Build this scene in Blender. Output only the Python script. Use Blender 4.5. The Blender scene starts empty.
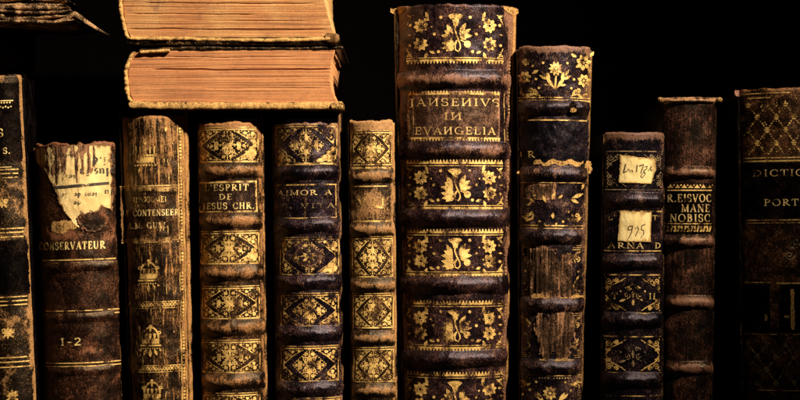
import bpy, bmesh, math, random
import numpy as np
from mathutils import Vector

random.seed(7)
S = 0.0005            # metres per unit of layout (half a millimetre)
SHELF = 460.0         # layout row of the shelf board
D = 1.10              # camera distance
scene = bpy.context.scene
COL = scene.collection

def X(px): return (px - 400.0) * S
def Z(py): return (SHELF - py) * S

# ------------------------------------------------------------------ noise
def _h(ix, iy, seed):
    n = (ix.astype(np.int64) * 374761393 + iy.astype(np.int64) * 668265263 + int(seed) * 1442695041) & 0xffffffff
    n = ((n ^ (n >> 13)) * 1274126177) & 0xffffffff
    n = n ^ (n >> 16)
    return (n & 0xffff) / 65535.0

def vnoise(x, y, seed=0):
    x = np.asarray(x, float); y = np.asarray(y, float)
    x, y = np.broadcast_arrays(x, y)
    ix = np.floor(x); iy = np.floor(y)
    fx = x - ix; fy = y - iy
    fx = fx * fx * (3 - 2 * fx); fy = fy * fy * (3 - 2 * fy)
    a = _h(ix, iy, seed); b = _h(ix + 1, iy, seed); c = _h(ix, iy + 1, seed); d = _h(ix + 1, iy + 1, seed)
    return (a * (1 - fx) + b * fx) * (1 - fy) + (c * (1 - fx) + d * fx) * fy

def fbm(x, y, seed=0, octv=4, gain=.5):
    t = 0; amp = 1; tot = 0
    x = np.asarray(x, float); y = np.asarray(y, float)
    for o in range(octv):
        t = t + amp * vnoise(x * 2 ** o, y * 2 ** o, seed + o * 17)
        tot += amp; amp *= gain
    return t / tot            # 0..1

def sstep(a, b, x):
    t = np.clip((np.asarray(x, float) - a) / (b - a), 0, 1)
    return t * t * (3 - 2 * t)

CLOSED = {'board', 'page_block', 'endband_knob', 'lower_board', 'frayed_leaf', 'curled_leaf', 'board_edge', 'board_corner', 'torn_turn_in'}
# ------------------------------------------------------------------ mesh helpers
def mesh(name, verts, faces, mats, parent=None, attr=None, smooth=True, fmat=None):
    me = bpy.data.meshes.new(name)
    verts = np.asarray(verts, float)
    me.from_pydata(verts.tolist(), [], [tuple(int(i) for i in f) for f in faces])
    if not isinstance(mats, (list, tuple)): mats = [mats]
    for m in mats: me.materials.append(m)
    if fmat is not None: me.polygons.foreach_set('material_index', np.asarray(fmat, np.int32))
    if smooth: me.polygons.foreach_set('use_smooth', np.ones(len(me.polygons), bool))
    if attr is not None:
        a = me.attributes.new('wear', 'FLOAT', 'POINT')
        a.data.foreach_set('value', np.asarray(attr, np.float32).ravel())
    bm = bmesh.new(); bm.from_mesh(me)
    if name in CLOSED: bmesh.ops.recalc_face_normals(bm, faces=bm.faces)
    else:                       # sheets on a spine face the reader
        bm.normal_update()
        bmesh.ops.reverse_faces(bm, faces=[f for f in bm.faces if f.normal.y > 0]) if parent is not None else bmesh.ops.recalc_face_normals(bm, faces=bm.faces)
    bm.to_mesh(me); bm.free()
    me.update()
    ob = bpy.data.objects.new(name, me)
    COL.objects.link(ob)
    if parent is not None: ob.parent = parent
    return ob

def grid_faces(nv, nu, off=0, flip=False, close_u=False):
    r = np.arange(nv - 1)[:, None]; c = np.arange(nu if close_u else nu - 1)[None, :]
    c2 = (c + 1) % nu
    a = r * nu + c; b = r * nu + c2; d = (r + 1) * nu + c2; e = (r + 1) * nu + c
    q = np.stack([a, b, d, e], -1).reshape(-1, 4) + off
    return q[:, ::-1] if flip else q

def tag(o, label=None, cat=None, group=None, kind=None):
    if label: o['label'] = label
    if cat: o['category'] = cat
    if group: o['group'] = group
    if kind: o['kind'] = kind
    return o

def empty(name, loc, roty=0):
    o = bpy.data.objects.new(name, None); COL.objects.link(o)
    o.empty_display_size = .01
    o.location = loc; o.rotation_euler = (0, roty, 0)
    return o

# ------------------------------------------------------------------ materials
class NT:
    def __init__(s, name):
        s.m = bpy.data.materials.new(name); s.m.use_nodes = True
        s.t = s.m.node_tree; s.t.nodes.clear()
        s.out = s.t.nodes.new('ShaderNodeOutputMaterial')
    def n(s, ty, **kw):
        nd = s.t.nodes.new(ty)
        for k, v in kw.items(): setattr(nd, k, v)
        return nd
    def set(s, sock, v):
        if isinstance(v, bpy.types.NodeSocket): s.t.links.new(v, sock)
        else: sock.default_value = v
    def vec(s, scale, seed, base='Object'):
        tc = s.n('ShaderNodeTexCoord'); mp = s.n('ShaderNodeMapping')
        s.t.links.new(tc.outputs[base], mp.inputs[0])
        mp.inputs['Scale'].default_value = tuple(2000 * v for v in scale)
        mp.inputs['Location'].default_value = (seed * 13.7, seed * 7.1, seed * 31.3)
        return mp.outputs[0]
    def noise(s, vec, scale, detail=4, rough=.6, dist=0):
        nd = s.n('ShaderNodeTexNoise'); s.set(nd.inputs['Vector'], vec)
        nd.inputs['Scale'].default_value = scale; nd.inputs['Detail'].default_value = detail
        nd.inputs['Roughness'].default_value = rough; nd.inputs['Distortion'].default_value = dist
        return nd.outputs[0]
    def vor(s, vec, scale, feature='DISTANCE_TO_EDGE'):
        nd = s.n('ShaderNodeTexVoronoi'); nd.feature = feature
        s.set(nd.inputs['Vector'], vec); nd.inputs['Scale'].default_value = scale
        return nd.outputs[0]
    def math(s, op, a, b=0.0, c=0.0):
        nd = s.n('ShaderNodeMath', operation=op)
        s.set(nd.inputs[0], a); s.set(nd.inputs[1], b); s.set(nd.inputs[2], c)
        return nd.outputs[0]
    def add(s, *a):
        r = a[0]
        for b in a[1:]: r = s.math('ADD', r, b)
        return r
    def mul(s, a, b): return s.math('MULTIPLY', a, b)
    def lin(s, a, k, c=0.0): return s.math('MULTIPLY_ADD', a, k, c)
    def step(s, v, lo, hi, t0=0., t1=1.):
        nd = s.n('ShaderNodeMapRange', interpolation_type='SMOOTHSTEP')
        s.set(nd.inputs[0], v); nd.inputs[1].default_value = lo; nd.inputs[2].default_value = hi
        nd.inputs[3].default_value = t0; nd.inputs[4].default_value = t1
        return nd.outputs[0]
    def mix(s, f, a, b, blend='MIX'):
        nd = s.n('ShaderNodeMix', data_type='RGBA', blend_type=blend)
        s.set(nd.inputs[0], f)
        for i, v in ((6, a), (7, b)):
            if not isinstance(v, bpy.types.NodeSocket): v = tuple(v) + (1,) if len(v) == 3 else v
            s.set(nd.inputs[i], v)
        return nd.outputs[2]
    def attr(s, name):
        nd = s.n('ShaderNodeAttribute', attribute_name=name); return nd.outputs['Fac']
    def bump(s, h, strength, dist):
        nd = s.n('ShaderNodeBump'); nd.inputs['Strength'].default_value = strength
        nd.inputs['Distance'].default_value = dist; s.set(nd.inputs['Height'], h)
        return nd.outputs[0]
    def bsdf(s, col, rough, normal=None, metal=0.0, spec=.5, tint=None):
        b = s.n('ShaderNodeBsdfPrincipled')
        if not isinstance(col, bpy.types.NodeSocket): col = tuple(col) + (1,)
        s.set(b.inputs['Base Color'], col); s.set(b.inputs['Roughness'], rough)
        s.set(b.inputs['Metallic'], metal); s.set(b.inputs['Specular IOR Level'], spec)
        if tint is not None: s.set(b.inputs['Specular Tint'], tuple(tint) + (1,))
        if normal is not None: s.set(b.inputs['Normal'], normal)
        return b.outputs[0]
    def done(s, sh):
        s.t.links.new(sh, s.out.inputs[0]); return s.m

def leather(name, c0, c1, worn, seed, bias=0.0, streak=.55, fine=.35, big=.5, rough=.42, vstretch=.1,
            bump=.6, spec=.5, tint=None, crack=.0, polish=(1.0, .72, .5)):
    """old calf: mottled ground, streaky scuffs to the pale hide, pores, cracks"""
    worn = (worn[0], worn[1] * .87, worn[2] * .85)
    k = NT(name)
    v = k.vec((1, 1, 1), seed); vs = k.vec((1, .6, vstretch), seed + 3)
    nb = k.noise(v, .055, 4, .62, .4)
    ns = k.noise(vs, .42, 5, .72, .5)
    nf = k.noise(v, .75, 5, .75)
    ng = k.noise(v, 1.6, 3, .7)
    w = k.attr('wear')
    base = k.mix(k.step(k.add(k.lin(nb, 1.0), k.lin(nf, 1.1), k.lin(ns, .5), -1.3), -.12, .30), tuple(x * .22 for x in c0), tuple(x * .62 for x in c1))
    wm = k.add(w, bias, k.lin(ns, streak, -.5 * streak), k.lin(nf, fine, -.5 * fine), k.lin(nb, big, -.5 * big))
    mask = k.step(wm, .13, .34)
    worn_v = k.mix(k.step(k.add(nf, ng), .75, 1.25), tuple(x * .30 for x in worn), worn)
    col = k.mix(mask, base, worn_v)
    if tint is not None:
        col = k.mix(k.step(k.noise(v, .03, 3, .5), .52, .7), col, tint)
    # pores and cracks: dark dirt lodged in the hide
    dirt = k.step(k.add(k.lin(ng, .6), k.lin(ns, .5)), .40, .56, .25, 1)
    col = k.mix(1.0, col, dirt, 'MULTIPLY')
    gl = k.noise(k.vec((1, 1, .5), seed + 12), .95, 3, .8)
    fleck = k.step(k.add(gl, k.lin(nb, .5, -.25), k.lin(w, .10)), .60, .66)
    col = k.mix(k.lin(fleck, .9), col, k.mix(.7, col, tuple(x * .9 for x in worn)))
    pit = k.step(k.add(k.lin(gl, .6), k.lin(ng, .4)), .38, .50, .3, 1)
    col = k.mix(1.0, col, pit, 'MULTIPLY')
    h = k.add(k.lin(nf, .6), k.lin(ns, 1.0), k.lin(ng, .12), k.lin(mask, -.35), k.lin(gl, .35))
    if crack:
        cr = k.step(k.vor(k.vec((1, 1, .35), seed + 9), .16), 0, .06)
        h = k.add(h, k.lin(cr, crack))
    nrm = k.bump(h, bump * .7, .0006)
    r = k.add(rough, -.10, k.lin(mask, .22), k.lin(nf, .5, -.25))
    return k.done(k.bsdf(col, r, nrm, spec=spec * .85, tint=polish))

def gold(name, seed, wear=.5, col=(.86, .60, .20), dull=(.30, .15, .04), metal=.3, rough=.42, streak=.25):
    """gold leaf tooling, rubbed away in patches"""
    k = NT(name)
    v = k.vec((1, 1, 1), seed); vs = k.vec((1, 1, .18), seed + 5)
    nb = k.noise(v, .09, 3, .6); nf = k.noise(v, .8, 4, .7); ns = k.noise(vs, .5, 3, .6)
    t = k.add(k.lin(nb, 1.25), k.lin(nf, .75), k.lin(ns, streak), -.625 - streak * .5)
    keep = k.step(t, wear - .11, wear + .07)
    c = k.mix(k.step(t, wear - .04, wear + .2), dull, col)
    nrm = k.bump(nf, .5, .0005)
    g = k.bsdf(c, k.lin(nf, .3, rough - .15), nrm, metal=metal, spec=.6)
    tr = k.n('ShaderNodeBsdfTransparent').outputs[0]
    mx = k.n('ShaderNodeMixShader'); k.set(mx.inputs[0], keep)
    k.t.links.new(tr, mx.inputs[1]); k.t.links.new(g, mx.inputs[2])
    return k.done(mx.outputs[0])

def paper(name, c0, c1, stain, seed, rough=.85):
    k = NT(name); v = k.vec((1, 1, 1), seed); vs = k.vec((1, 1, .1), seed + 2)
    nb = k.noise(v, .07, 4, .65); nf = k.noise(v, .7, 4, .7); ns = k.noise(vs, .25, 4, .65)
    c = k.mix(k.step(nb, .35, .7), c0, c1)
    c = k.mix(k.step(k.add(ns, k.attr('wear'), k.lin(nf, .3, -.15)), .58, .78), c, stain)
    return k.done(k.bsdf(c, rough, k.bump(k.add(nf, ns), .5, .0004), spec=.25))

def pages(name, c0, c1, dark, seed, pale):
    """the cut edges of many leaves lying flat"""
    k = NT(name); v = k.vec((1, 1, 1), seed)
    vl = k.vec((.005, .03, 1.2), seed + 1); vl2 = k.vec((.016, .04, 2.6), seed + 4)
    nb = k.noise(v, .022, 4, .6); nl = k.noise(vl, .42, 6, .72); n2 = k.noise(vl2, .7, 4, .7); nf = k.noise(v, .6, 4, .7)
    c = k.mix(k.step(nb, .35, .68), c0, c1)
    c = k.mix(k.step(k.add(k.lin(nl, .75), k.lin(nf, .25)), .5, .72, 0, .8), c, pale)
    c = k.mix(k.step(k.add(k.lin(nl, .6), k.lin(n2, .35), k.lin(nb, .2)), .40, .62, .8, 0), c, dark)
    c = k.mix(k.step(k.add(k.lin(n2, .5), k.lin(nf, .5)), .36, .52, .5, 0), c, dark)
    st = k.noise(k.vec((1, 1, 1.6), seed + 8), .03, 5, .7, .6)
    c = k.mix(k.step(k.add(st, k.lin(nl, .3, -.15)), .50, .72, 0, .75), c, tuple(x * 1.6 for x in dark))
    c = k.mix(k.step(k.add(k.attr('wear'), k.lin(nf, .6, -.3)), .3, .7), c, pale)
    return k.done(k.bsdf(c, .8, k.bump(k.add(k.lin(nl, .6), n2, k.lin(nf, .4)), .5, .0005), spec=.2))

def plain(name, col, rough=.7, seed=1, spec=.4):
    k = NT(name); v = k.vec((1, 1, 1), seed); nf = k.noise(v, .4, 4, .7)
    c = k.mix(k.step(nf, .35, .7), tuple(x * .55 for x in col), col)
    return k.done(k.bsdf(c, rough, k.bump(nf, .4, .0005), spec=spec))

# ------------------------------------------------------------------ flat drawing -> tooled on a spine
TAU = math.tau
class Tool:
    """collects gold (or ink) shapes in layout units; build() lays them on the spine as one mesh"""
    def __init__(s, off=.34): s.v = []; s.o = []; s.f = []; s.k = 0; s.base = off
    def put(s, pts, faces):
        n = len(s.v); s.k += 1
        o = s.base + (s.k % 23) * .007
        s.v += [(float(p[0]), float(p[1])) for p in pts]; s.o += [o] * len(pts)
        s.f += [tuple(i + n for i in f) for f in faces]
    def stroke(s, pts, w, w1=None):
        pts = [Vector((p[0], p[1])) for p in pts]
        if isinstance(w, (int, float)):
            w1 = w if w1 is None else w1
            ws = [w + (w1 - w) * i / max(1, len(pts) - 1) for i in range(len(pts))]
        else: ws = list(w)
        P = [pts[0]]; W = [ws[0]]
        for i in range(1, len(pts)):
            L = (pts[i] - pts[i - 1]).length
            m = max(1, int(L / 1.8))
            for j in range(1, m + 1):
                t = j / m
                P.append(pts[i - 1].lerp(pts[i], t)); W.append(ws[i - 1] * (1 - t) + ws[i] * t)
        vs = []
        for i, p in enumerate(P):
            d = (P[min(i + 1, len(P) - 1)] - P[max(i - 1, 0)])
            if d.length < 1e-9: d = Vector((1, 0))
            d.normalize(); nn = Vector((-d.y, d.x)) * (W[i] / 2)
            vs += [p + nn, p - nn]
        s.put(vs, [(2 * i, 2 * i + 1, 2 * i + 3, 2 * i + 2) for i in range(len(P) - 1)])
    def fan(s, pts):
        c = (sum(p[0] for p in pts) / len(pts), sum(p[1] for p in pts) / len(pts))
        n = len(pts)
        s.put([c] + list(pts), [(0, i + 1, (i + 1) % n + 1) for i in range(n)])
    def disc(s, x, y, r, n=10):
        s.fan([(x + r * math.cos(TAU * i / n), y + r * math.sin(TAU * i / n)) for i in range(n)])
    def ring(s, x, y, r, w, n=18):
        s.stroke([(x + r * math.cos(TAU * i / n), y + r * math.sin(TAU * i / n)) for i in range(n + 1)], w)
    def leaf(s, x, y, ang, L, W, notch=False):
        a = math.radians(ang); ca, sa = math.cos(a), -math.sin(a)
        prof = [(0, .08), (.2, .55), (.45, 1), (.7, .75), (.88, .35), (1, 0)]
        up = [(t * L, w * W / 2) for t, w in prof]
        pts = up + [(t, -w) for t, w in reversed(up[:-1])]
        s.fan([(x + p * ca - q * sa, y + p * sa + q * ca) for p, q in pts])
    def flower(s, x, y, r, n=8, core=.25, rot=0):
        for i in range(n):
            a = 360 * i / n + rot
            ca, sa = math.cos(math.radians(a)), -math.sin(math.radians(a))
            s.leaf(x + ca * r * core * 1.25, y + sa * r * core * 1.25, a, r * (1 - core * 1.25), r * 2.2 * 1.25 / n * 1.45)
        s.disc(x, y, r * core * .8)
    def spiral(s, x, y, r, turns=1.3, start=0, d=1, w=1.0):
        n = int(14 * turns) + 3; pts = []; ws = []
        for i in range(n):
            t = i / (n - 1); rr = r * (1 - .82 * t)
            a = math.radians(start) + d * turns * TAU * t
            pts.append((x + rr * math.cos(a), y + rr * math.sin(a))); ws.append(w * (1.1 - .4 * t))
        s.stroke(pts, ws); s.disc(pts[-1][0], pts[-1][1], w * .75, 7)
    def rule(s, x0, x1, y, w=1.0, y1=None): s.stroke([(x0, y), (x1, y if y1 is None else y1)], w)
    def teeth(s, x0, x1, y, h=3., n=26, d=1):
        """a tooled roll: solid fillet with a row of little scallops on side d (1 = below)"""
        st = (x1 - x0) / n
        s.stroke([(x0, y), (x1, y)], h * .55)
        for i in range(n):
            xc = x0 + (i + .5) * st
            s.fan([(xc - st * .36, y + d * h * .22), (xc + st * .36, y + d * h * .22), (xc + st * .2, y + d * h * .85), (xc, y + d * h * 1.15), (xc - st * .2, y + d * h * .85)])
    # ---- roman capitals from strokes
    def text(s, txt, x0, x1, yb, cap, weight=1.0, slant=0, rot180=False):
        adv = []; tot = 0
        for ch in txt:
            w = GL[ch][0] if ch in GL else .45
            adv.append(tot); tot += w + TRACK
        tot -= TRACK
        sx = (x1 - x0) / tot
        for ch, a in zip(txt, adv):
            if ch not in GL: continue
            for pts, ws in GL[ch][1]:
                q = []
                for (px, py) in pts:
                    xx = x0 + (a + px) * sx + slant * py * cap; yy = yb - py * cap
                    if rot180: xx = x0 + x1 - xx; yy = 2 * yb - cap - yy
                    q.append((xx, yy))
                sc = cap * weight
                s.stroke(q, [w * sc for w in ws] if isinstance(ws, (list, tuple)) else ws * sc)
    def build(s, book, name, mat, parent, label=None):
        v = np.array(s.v); o = np.array(s.o); ob = None
        bands = s.clusters(v) if name in ('gilt_rule', 'gilt_ornament') else [(-1e9, 1e9)]
        for lo, hi in bands:            # rows of tooling that stand apart become parts of their own
            fs = [f for f in s.f if lo <= v[f[0], 1] <= hi]
            used = sorted({i for f in fs for i in f}); mp = {i: j for j, i in enumerate(used)}
            P = book.P(v[used, 0], v[used, 1], o[used])
            ob = mesh(name, P, [tuple(mp[i] for i in f) for f in fs], mat, parent, attr=np.zeros(len(used)))
            if label: ob['label'] = label
        return ob
    def clusters(s, v, gap=5.0):
        iv = sorted((min(v[i, 1] for i in f), max(v[i, 1] for i in f)) for f in s.f)
        out = [list(iv[0])]
        for a, b in iv[1:]:
            if a - out[-1][1] > gap: out.append([a, b])
            else: out[-1][1] = max(out[-1][1], b)
        return out

TRACK = .2
T_, t_ = .17, .075
def _V(x, y0=0, y1=1, w=T_, sa=True, sb=True):
    r = [([(x, y0), (x, y1)], w)]
    if sa: r.append(([(x - .13, y0 + .03), (x + .13, y0 + .03)], t_))
    if sb: r.append(([(x - .13, y1 - .03), (x + .13, y1 - .03)], t_))
    return r
def _L(a, b, w): return [([a, b], w)]
def _A(cx, cy, rx, ry, a0, a1, n=14, T=T_):
    p = []; ws = []
    for i in range(n + 1):
        a = math.radians(a0 + (a1 - a0) * i / n)
        p.append((cx + rx * math.cos(a), cy + ry * math.sin(a))); ws.append(t_ + (T - t_) * abs(math.cos(a)) ** 1.3)
    return [(p, ws)]
GL = {
 'A': (.74, _L((.06, 0), (.38, 1), t_) + _L((.36, 1), (.66, 0), T_) + _L((.17, .34), (.54, .34), t_) + _L((-.04, .03), (.18, .03), t_) + _L((.52, .03), (.78, .03), t_)),
 'C': (.72, _A(.42, .5, .36, .48, 48, 312) + _L((.66, .62), (.66, .95), t_) + _L((.68, .05), (.68, .3), t_)),
 'D': (.76, _V(.16) + _A(.2, .5, .5, .47, -90, 90)),
 'E': (.62, _V(.16) + _L((.16, .97), (.56, .97), t_) + _L((.16, .52), (.44, .52), t_) + _L((.16, .03), (.58, .03), t_) + _L((.56, .98), (.56, .78), t_) + _L((.58, .02), (.6, .26), t_) + _L((.44, .42), (.44, .62), t_)),
 'G': (.8, _A(.42, .5, .36, .48, 48, 318) + _V(.7, 0, .42) + _L((.66, .65), (.66, .95), t_)),
 'H': (.8, _V(.16) + _V(.64) + _L((.16, .52), (.64, .52), t_)),
 'I': (.32, _V(.16)),
 'J': (.4, _V(.24, .1, 1, sa=False) + _A(.08, .05, .16, .16, 20, -120)),
 'L': (.62, _V(.16) + _L((.16, .03), (.58, .03), t_) + _L((.58, .02), (.6, .3), t_)),
 'M': (.94, _V(.12, w=t_) + _L((.12, 1), (.47, .05), T_) + _L((.47, .05), (.8, 1), t_) + _V(.8)),
 'N': (.8, _V(.13, w=t_) + _L((.12, 1), (.68, 0), T_) + _V(.68, w=t_)),
 '\u0418': (.8, _V(.13, w=T_ * .8) + _L((.12, .05), (.66, .95), t_ * 1.4) + _V(.66, w=T_)),
 'O': (.8, _A(.4, .5, .36, .48, 0, 360, 24)),
 'P': (.62, _V(.16) + _A(.2, .73, .36, .25, -90, 90)),
 'R': (.74, _V(.16) + _A(.2, .74, .34, .24, -90, 90) + _L((.3, .5), (.7, 0), T_) + _L((.6, .03), (.8, .03), t_)),
 'S': (.56, _A(.28, .74, .22, .24, 35, 260) + _A(.27, .26, .24, .25, 85, -145) + _L((.48, .68), (.48, .95), t_) + _L((.05, .05), (.05, .32), t_)),
 'T': (.7, _V(.35, sb=False) + _L((.02, .97), (.68, .97), t_) + _L((.03, .98), (.03, .72), t_) + _L((.67, .98), (.67, .72), t_)),
 'U': (.78, _V(.15, .3, 1, sa=False) + _A(.39, .3, .24, .28, 180, 360) + _V(.63, .3, 1, w=t_, sa=False)),
 'V': (.76, _L((.06, 1), (.38, 0), T_) + _L((.38, 0), (.68, 1), t_) + _L((-.04, .97), (.2, .97), t_) + _L((.56, .97), (.8, .97), t_)),
 '1': (.4, _V(.2) + _L((.04, .8), (.2, .96), t_)),
 '2': (.6, _A(.28, .72, .22, .25, 160, -30) + _L((.48, .6), (.06, .06), t_ * 1.3) + _L((.04, .06), (.56, .06), T_ * .9)),
 '5': (.56, _L((.12, .97), (.5, .97), t_ * 1.6) + _L((.14, .97), (.1, .52), t_) + _A(.24, .3, .24, .27, 130, -140)),
 '9': (.56, _A(.28, .7, .22, .26, 0, 360) + _L((.5, .7), (.2, 0), t_ * 1.6)),
 '-': (.44, _L((.06, .42), (.4, .42), t_ * 1.7)),
 '.': (.2, _L((.02, .07), (.18, .07), .16)),
 "'": (.2, _L((.12, 1), (.06, .72), .11)),
 # small letters of the printed waste paper
 'p': (.6, _V(.14, -.45, .66) + _A(.16, .32, .36, .34, -90, 90)),
 'l': (.32, _V(.16, 0, 1.05)),
 'u': (.66, _V(.14, .2, .68, sa=False) + _A(.33, .2, .19, .2, 180, 360) + _V(.52, 0, .68)),
 's': (.42, _A(.2, .5, .15, .17, 40, 250) + _A(.2, .18, .17, .18, 90, -140)),
 'i': (.32, _V(.16, 0, .66) + _L((.08, .9), (.24, .9), .16)),
 'n': (.66, _V(.14, 0, .68) + _A(.33, .46, .19, .2, 0, 180) + _V(.52, 0, .46, sb=False)),
 'd': (.6, _V(.46, 0, 1.05) + _A(.44, .32, .36, .34, 90, 270)),
 'e': (.52, _A(.26, .33, .22, .33, 20, 320) + _L((.06, .38), (.46, .38), t_)),
 'a': (.52, _A(.22, .2, .18, .2, 0, 360) + _V(.42, 0, .5, sb=False) + _A(.26, .48, .16, .18, 0, 150)),
}

# ------------------------------------------------------------------ one standing book
class Book:
    def __init__(s, name, label, xl0, xr0, y0, xl1, xr1, seed, ang=57, yoff=0., group='old leather books standing in a row',
                 board_top=None, margin=3.0, rag=1.2, headwear=.55, edgewear=.35, lump=.8, depth=225, spots=()):
        s.y0 = y0; s.seed = seed; s.ang = math.radians(ang); s.margin = margin
        s.c0, s.c1 = (xl0 + xr0) / 2, (xl1 + xr1) / 2
        s.h0, s.h1 = (xr0 - xl0) / 2 - margin, (xr1 - xl1) / 2 - margin
        s.lean = math.atan2(s.c1 - s.c0, 400 - y0)
        s.rag = rag; s.headwear = headwear; s.edgewear = edgewear; s.lump = lump
        s.depthlen = depth; s.board_top = y0 + 1.5 if board_top is None else board_top
        s.bands = []; s.spots = spots
        s.root = empty(name, (X(s.cx(SHELF)), yoff * S, math.sin(abs(s.lean)) * (s.h1 + 4) * S), -s.lean)
        tag(s.root, label, 'book', group)
    def cx(s, y): return s.c0 + (s.c1 - s.c0) * (y - s.y0) / (400 - s.y0)
    def hw(s, y): return s.h0 + (s.h1 - s.h0) * (y - s.y0) / (400 - s.y0)
    def disp(s, u, y):
        d = (fbm(u * .05, y * .05, s.seed, 3) - .5) * 2.2 * s.lump + (fbm(u * .35, y * .16, s.seed + 5, 3) - .5) * .7 * s.lump
        return d
    def arc(s, u, y):
        hw = s.hw(y); a = np.clip(u / hw, -1.0, 1.0)
        R = hw / math.sin(s.ang)
        ph = np.arcsin(a * math.sin(s.ang))
        return R * (1 - np.cos(ph)), ph
    def Pu(s, u, y, off=0.):
        """local position of spine point u (from the centre line), row y, off units proud"""
        dd, ph = s.arc(u, y)
        o = s.disp(u, y) + off
        return np.stack([(u + o * np.sin(ph)) * S, (dd - o * np.cos(ph)) * S, (SHELF - y) * S + 0 * u], -1)
    def P(s, px, py, off=0.): return s.Pu(px - s.cx(py), py, off)
    # ---- shells
    def spine(s, mat, name='spine'):
        nu = max(31, int(2 * s.h0 / 1.3)); ys = np.arange(s.y0, SHELF - 1, 1.15)
        a = np.sin(np.linspace(-1, 1, nu) * math.pi / 2 * .9) / math.sin(math.pi / 2 * .9)
        A, Y = np.meshgrid(a, ys)
        U = A * s.hw(Y)
        ragv = (fbm(U * .13, U * 0 + 3.3, s.seed + 40, 4) - .45) * 2 * s.rag * 2.2
        Yd = Y + ragv * np.exp(-(Y - s.y0) / 5.0)
        P = s.Pu(U, Yd)
        w = s.edgewear * sstep(.8, 1.0, np.abs(A)) + s.headwear * np.exp(-(Y - s.y0) / 5.) - .0
        for (sx, sy, rx, ry, amt) in s.spots:
            q = ((U + s.cx(Y) - sx) / rx) ** 2 + ((Y - sy) / ry) ** 2
            w = w + amt * np.exp(-q * 1.2)
        # head cap rolls back
        r = 2.4; caps = []; cw = []
        for th in (165, 140, 110, 80, 50, 20):
            t = math.radians(th)
            o = np.zeros_like(U[0]) - r * (1 - math.cos(t)) - (.7 if th > 120 else 0)
            yy = Yd[0] + r - r * math.sin(t) - r + .2
            dd, ph = s.arc(U[0], Y[0]); o2 = s.disp(U[0], Y[0]) + o
            caps.append(np.stack([(U[0] + o2 * np.sin(ph)) * S, (dd - o2 * np.cos(ph)) * S, (SHELF - yy) * S], -1))
            cw.append(w[0] + .05)
        low = caps[0].copy(); low[:, 2] -= 14 * S; 
        rows = [low] + caps
        V = np.concatenate([np.array(rows).reshape(-1, 3), P.reshape(-1, 3)])
        Wt = np.concatenate([w[0][None]] + [c[None] for c in cw] + [w]).ravel()
        n_rows = len(rows) + len(ys)
        s.sp = mesh(name, V, grid_faces(n_rows, nu), mat, s.root, attr=Wt)
        return s.sp
    def band(s, yc, mat, h=7., H=4.6, wear=.3, amax=1.0, sag=0.):
        nu = max(31, int(2 * s.h0 / 1.3))
        tt = np.linspace(-1.35, 1.35, 25)
        a = np.sin(np.linspace(-1, 1, nu) * math.pi / 2 * .9) / math.sin(math.pi / 2 * .9) * amax
        A, Tt = np.meshgrid(a, tt)
        hv = h * (1 + .18 * (fbm(A * 3 + yc, Tt * 0, s.seed + 61, 3) - .5))
        Y = yc + Tt * hv + sag * A * A + (fbm(A * 2.5, Tt * 0 + yc, s.seed + 71, 3) - .5) * 1.6
        U = A * s.hw(Y)
        prof = np.cos(math.pi / 2 * np.clip(np.abs(Tt) / 1.1, 0, 1)) ** .85
        skirt = .28 * np.exp(-((np.abs(Tt) - 1.1) / .22) ** 2)
        O = H * 1.0 * prof * (.82 + .36 * fbm(A * 5 + 9, Tt * .6 + yc, s.seed + 81, 3)) + skirt - .35 * sstep(1.1, 1.35, np.abs(Tt)) - .05
        O = O * (1 - .6 * sstep(.72, 1.0, np.abs(A))) + (fbm(U * .5, Y * .25, s.seed + 15, 3) - .5) * .9 * prof
        P = s.Pu(U, Y, O)
        w = wear * prof ** 2 + .25 * s.edgewear * sstep(.8, 1, np.abs(A)) + (fbm(A * 4, Tt * .3 + yc, s.seed + 91, 3) - .5) * .5
        return mesh('raised_band', P.reshape(-1, 3), grid_faces(len(tt), nu), mat, s.sp, attr=w.ravel())
    def boards(s, mat, mat_right=None, wear=.5, skip=()):
        wear_left_shade = min(wear, .05) - .1  # shade of the left side put into the colour as lower wear
        for side in (-1, 1):
            if side in skip: continue
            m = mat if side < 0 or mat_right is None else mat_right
            ys = np.arange(s.board_top, SHELF, 2.5); ys[-1] = SHELF
            rows = []; wr = []
            dE = s.hw(200) * math.tan(s.ang / 2)
            for y in ys:
                hw = s.hw(y); x_in, x_out = hw - 1.8, hw + s.margin * .8
                cxm, rr = (x_in + x_out) / 2, (x_out - x_in) / 2
                prof = [(x_in, s.depthlen)]
                for th in np.linspace(180, 0, 9):
                    t = math.radians(th)
                    prof.append((cxm + rr * math.cos(t), dE + 3.2 - rr * 1.1 * math.sin(t)))
                prof.append((x_out, dE + 40)); prof.append((x_out, s.depthlen))
                n1 = float(fbm(y * .09, side * 7.7, s.seed + 23, 4) - .5) * 1.6
                rows.append([((side * (x + n1 * (.5 if d < dE + 6 else 0))) * S, (d + n1) * S, (SHELF - y) * S) for x, d in prof])
                ww = (wear_left_shade if side < 0 else wear) + float(fbm(y * .05, side * 3.1, s.seed + 29, 3) - .5) * .9
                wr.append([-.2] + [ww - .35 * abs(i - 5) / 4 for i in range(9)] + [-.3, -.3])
            R = np.array(rows); ncol = R.shape[1]
            # closed top
            top = R[0].copy(); top[:, 2] += .8 * S; ctr = top.mean(0); top = ctr + (top - ctr) * .985
            top2 = ctr + (top - ctr) * .02
            R = np.concatenate([top2[None], top[None], R])
            Wt = np.array([wr[0], wr[0]] + wr)
            mesh('board', R.reshape(-1, 3), grid_faces(R.shape[0], ncol, flip=(side < 0), close_u=True), m, s.root, attr=Wt.ravel())
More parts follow.
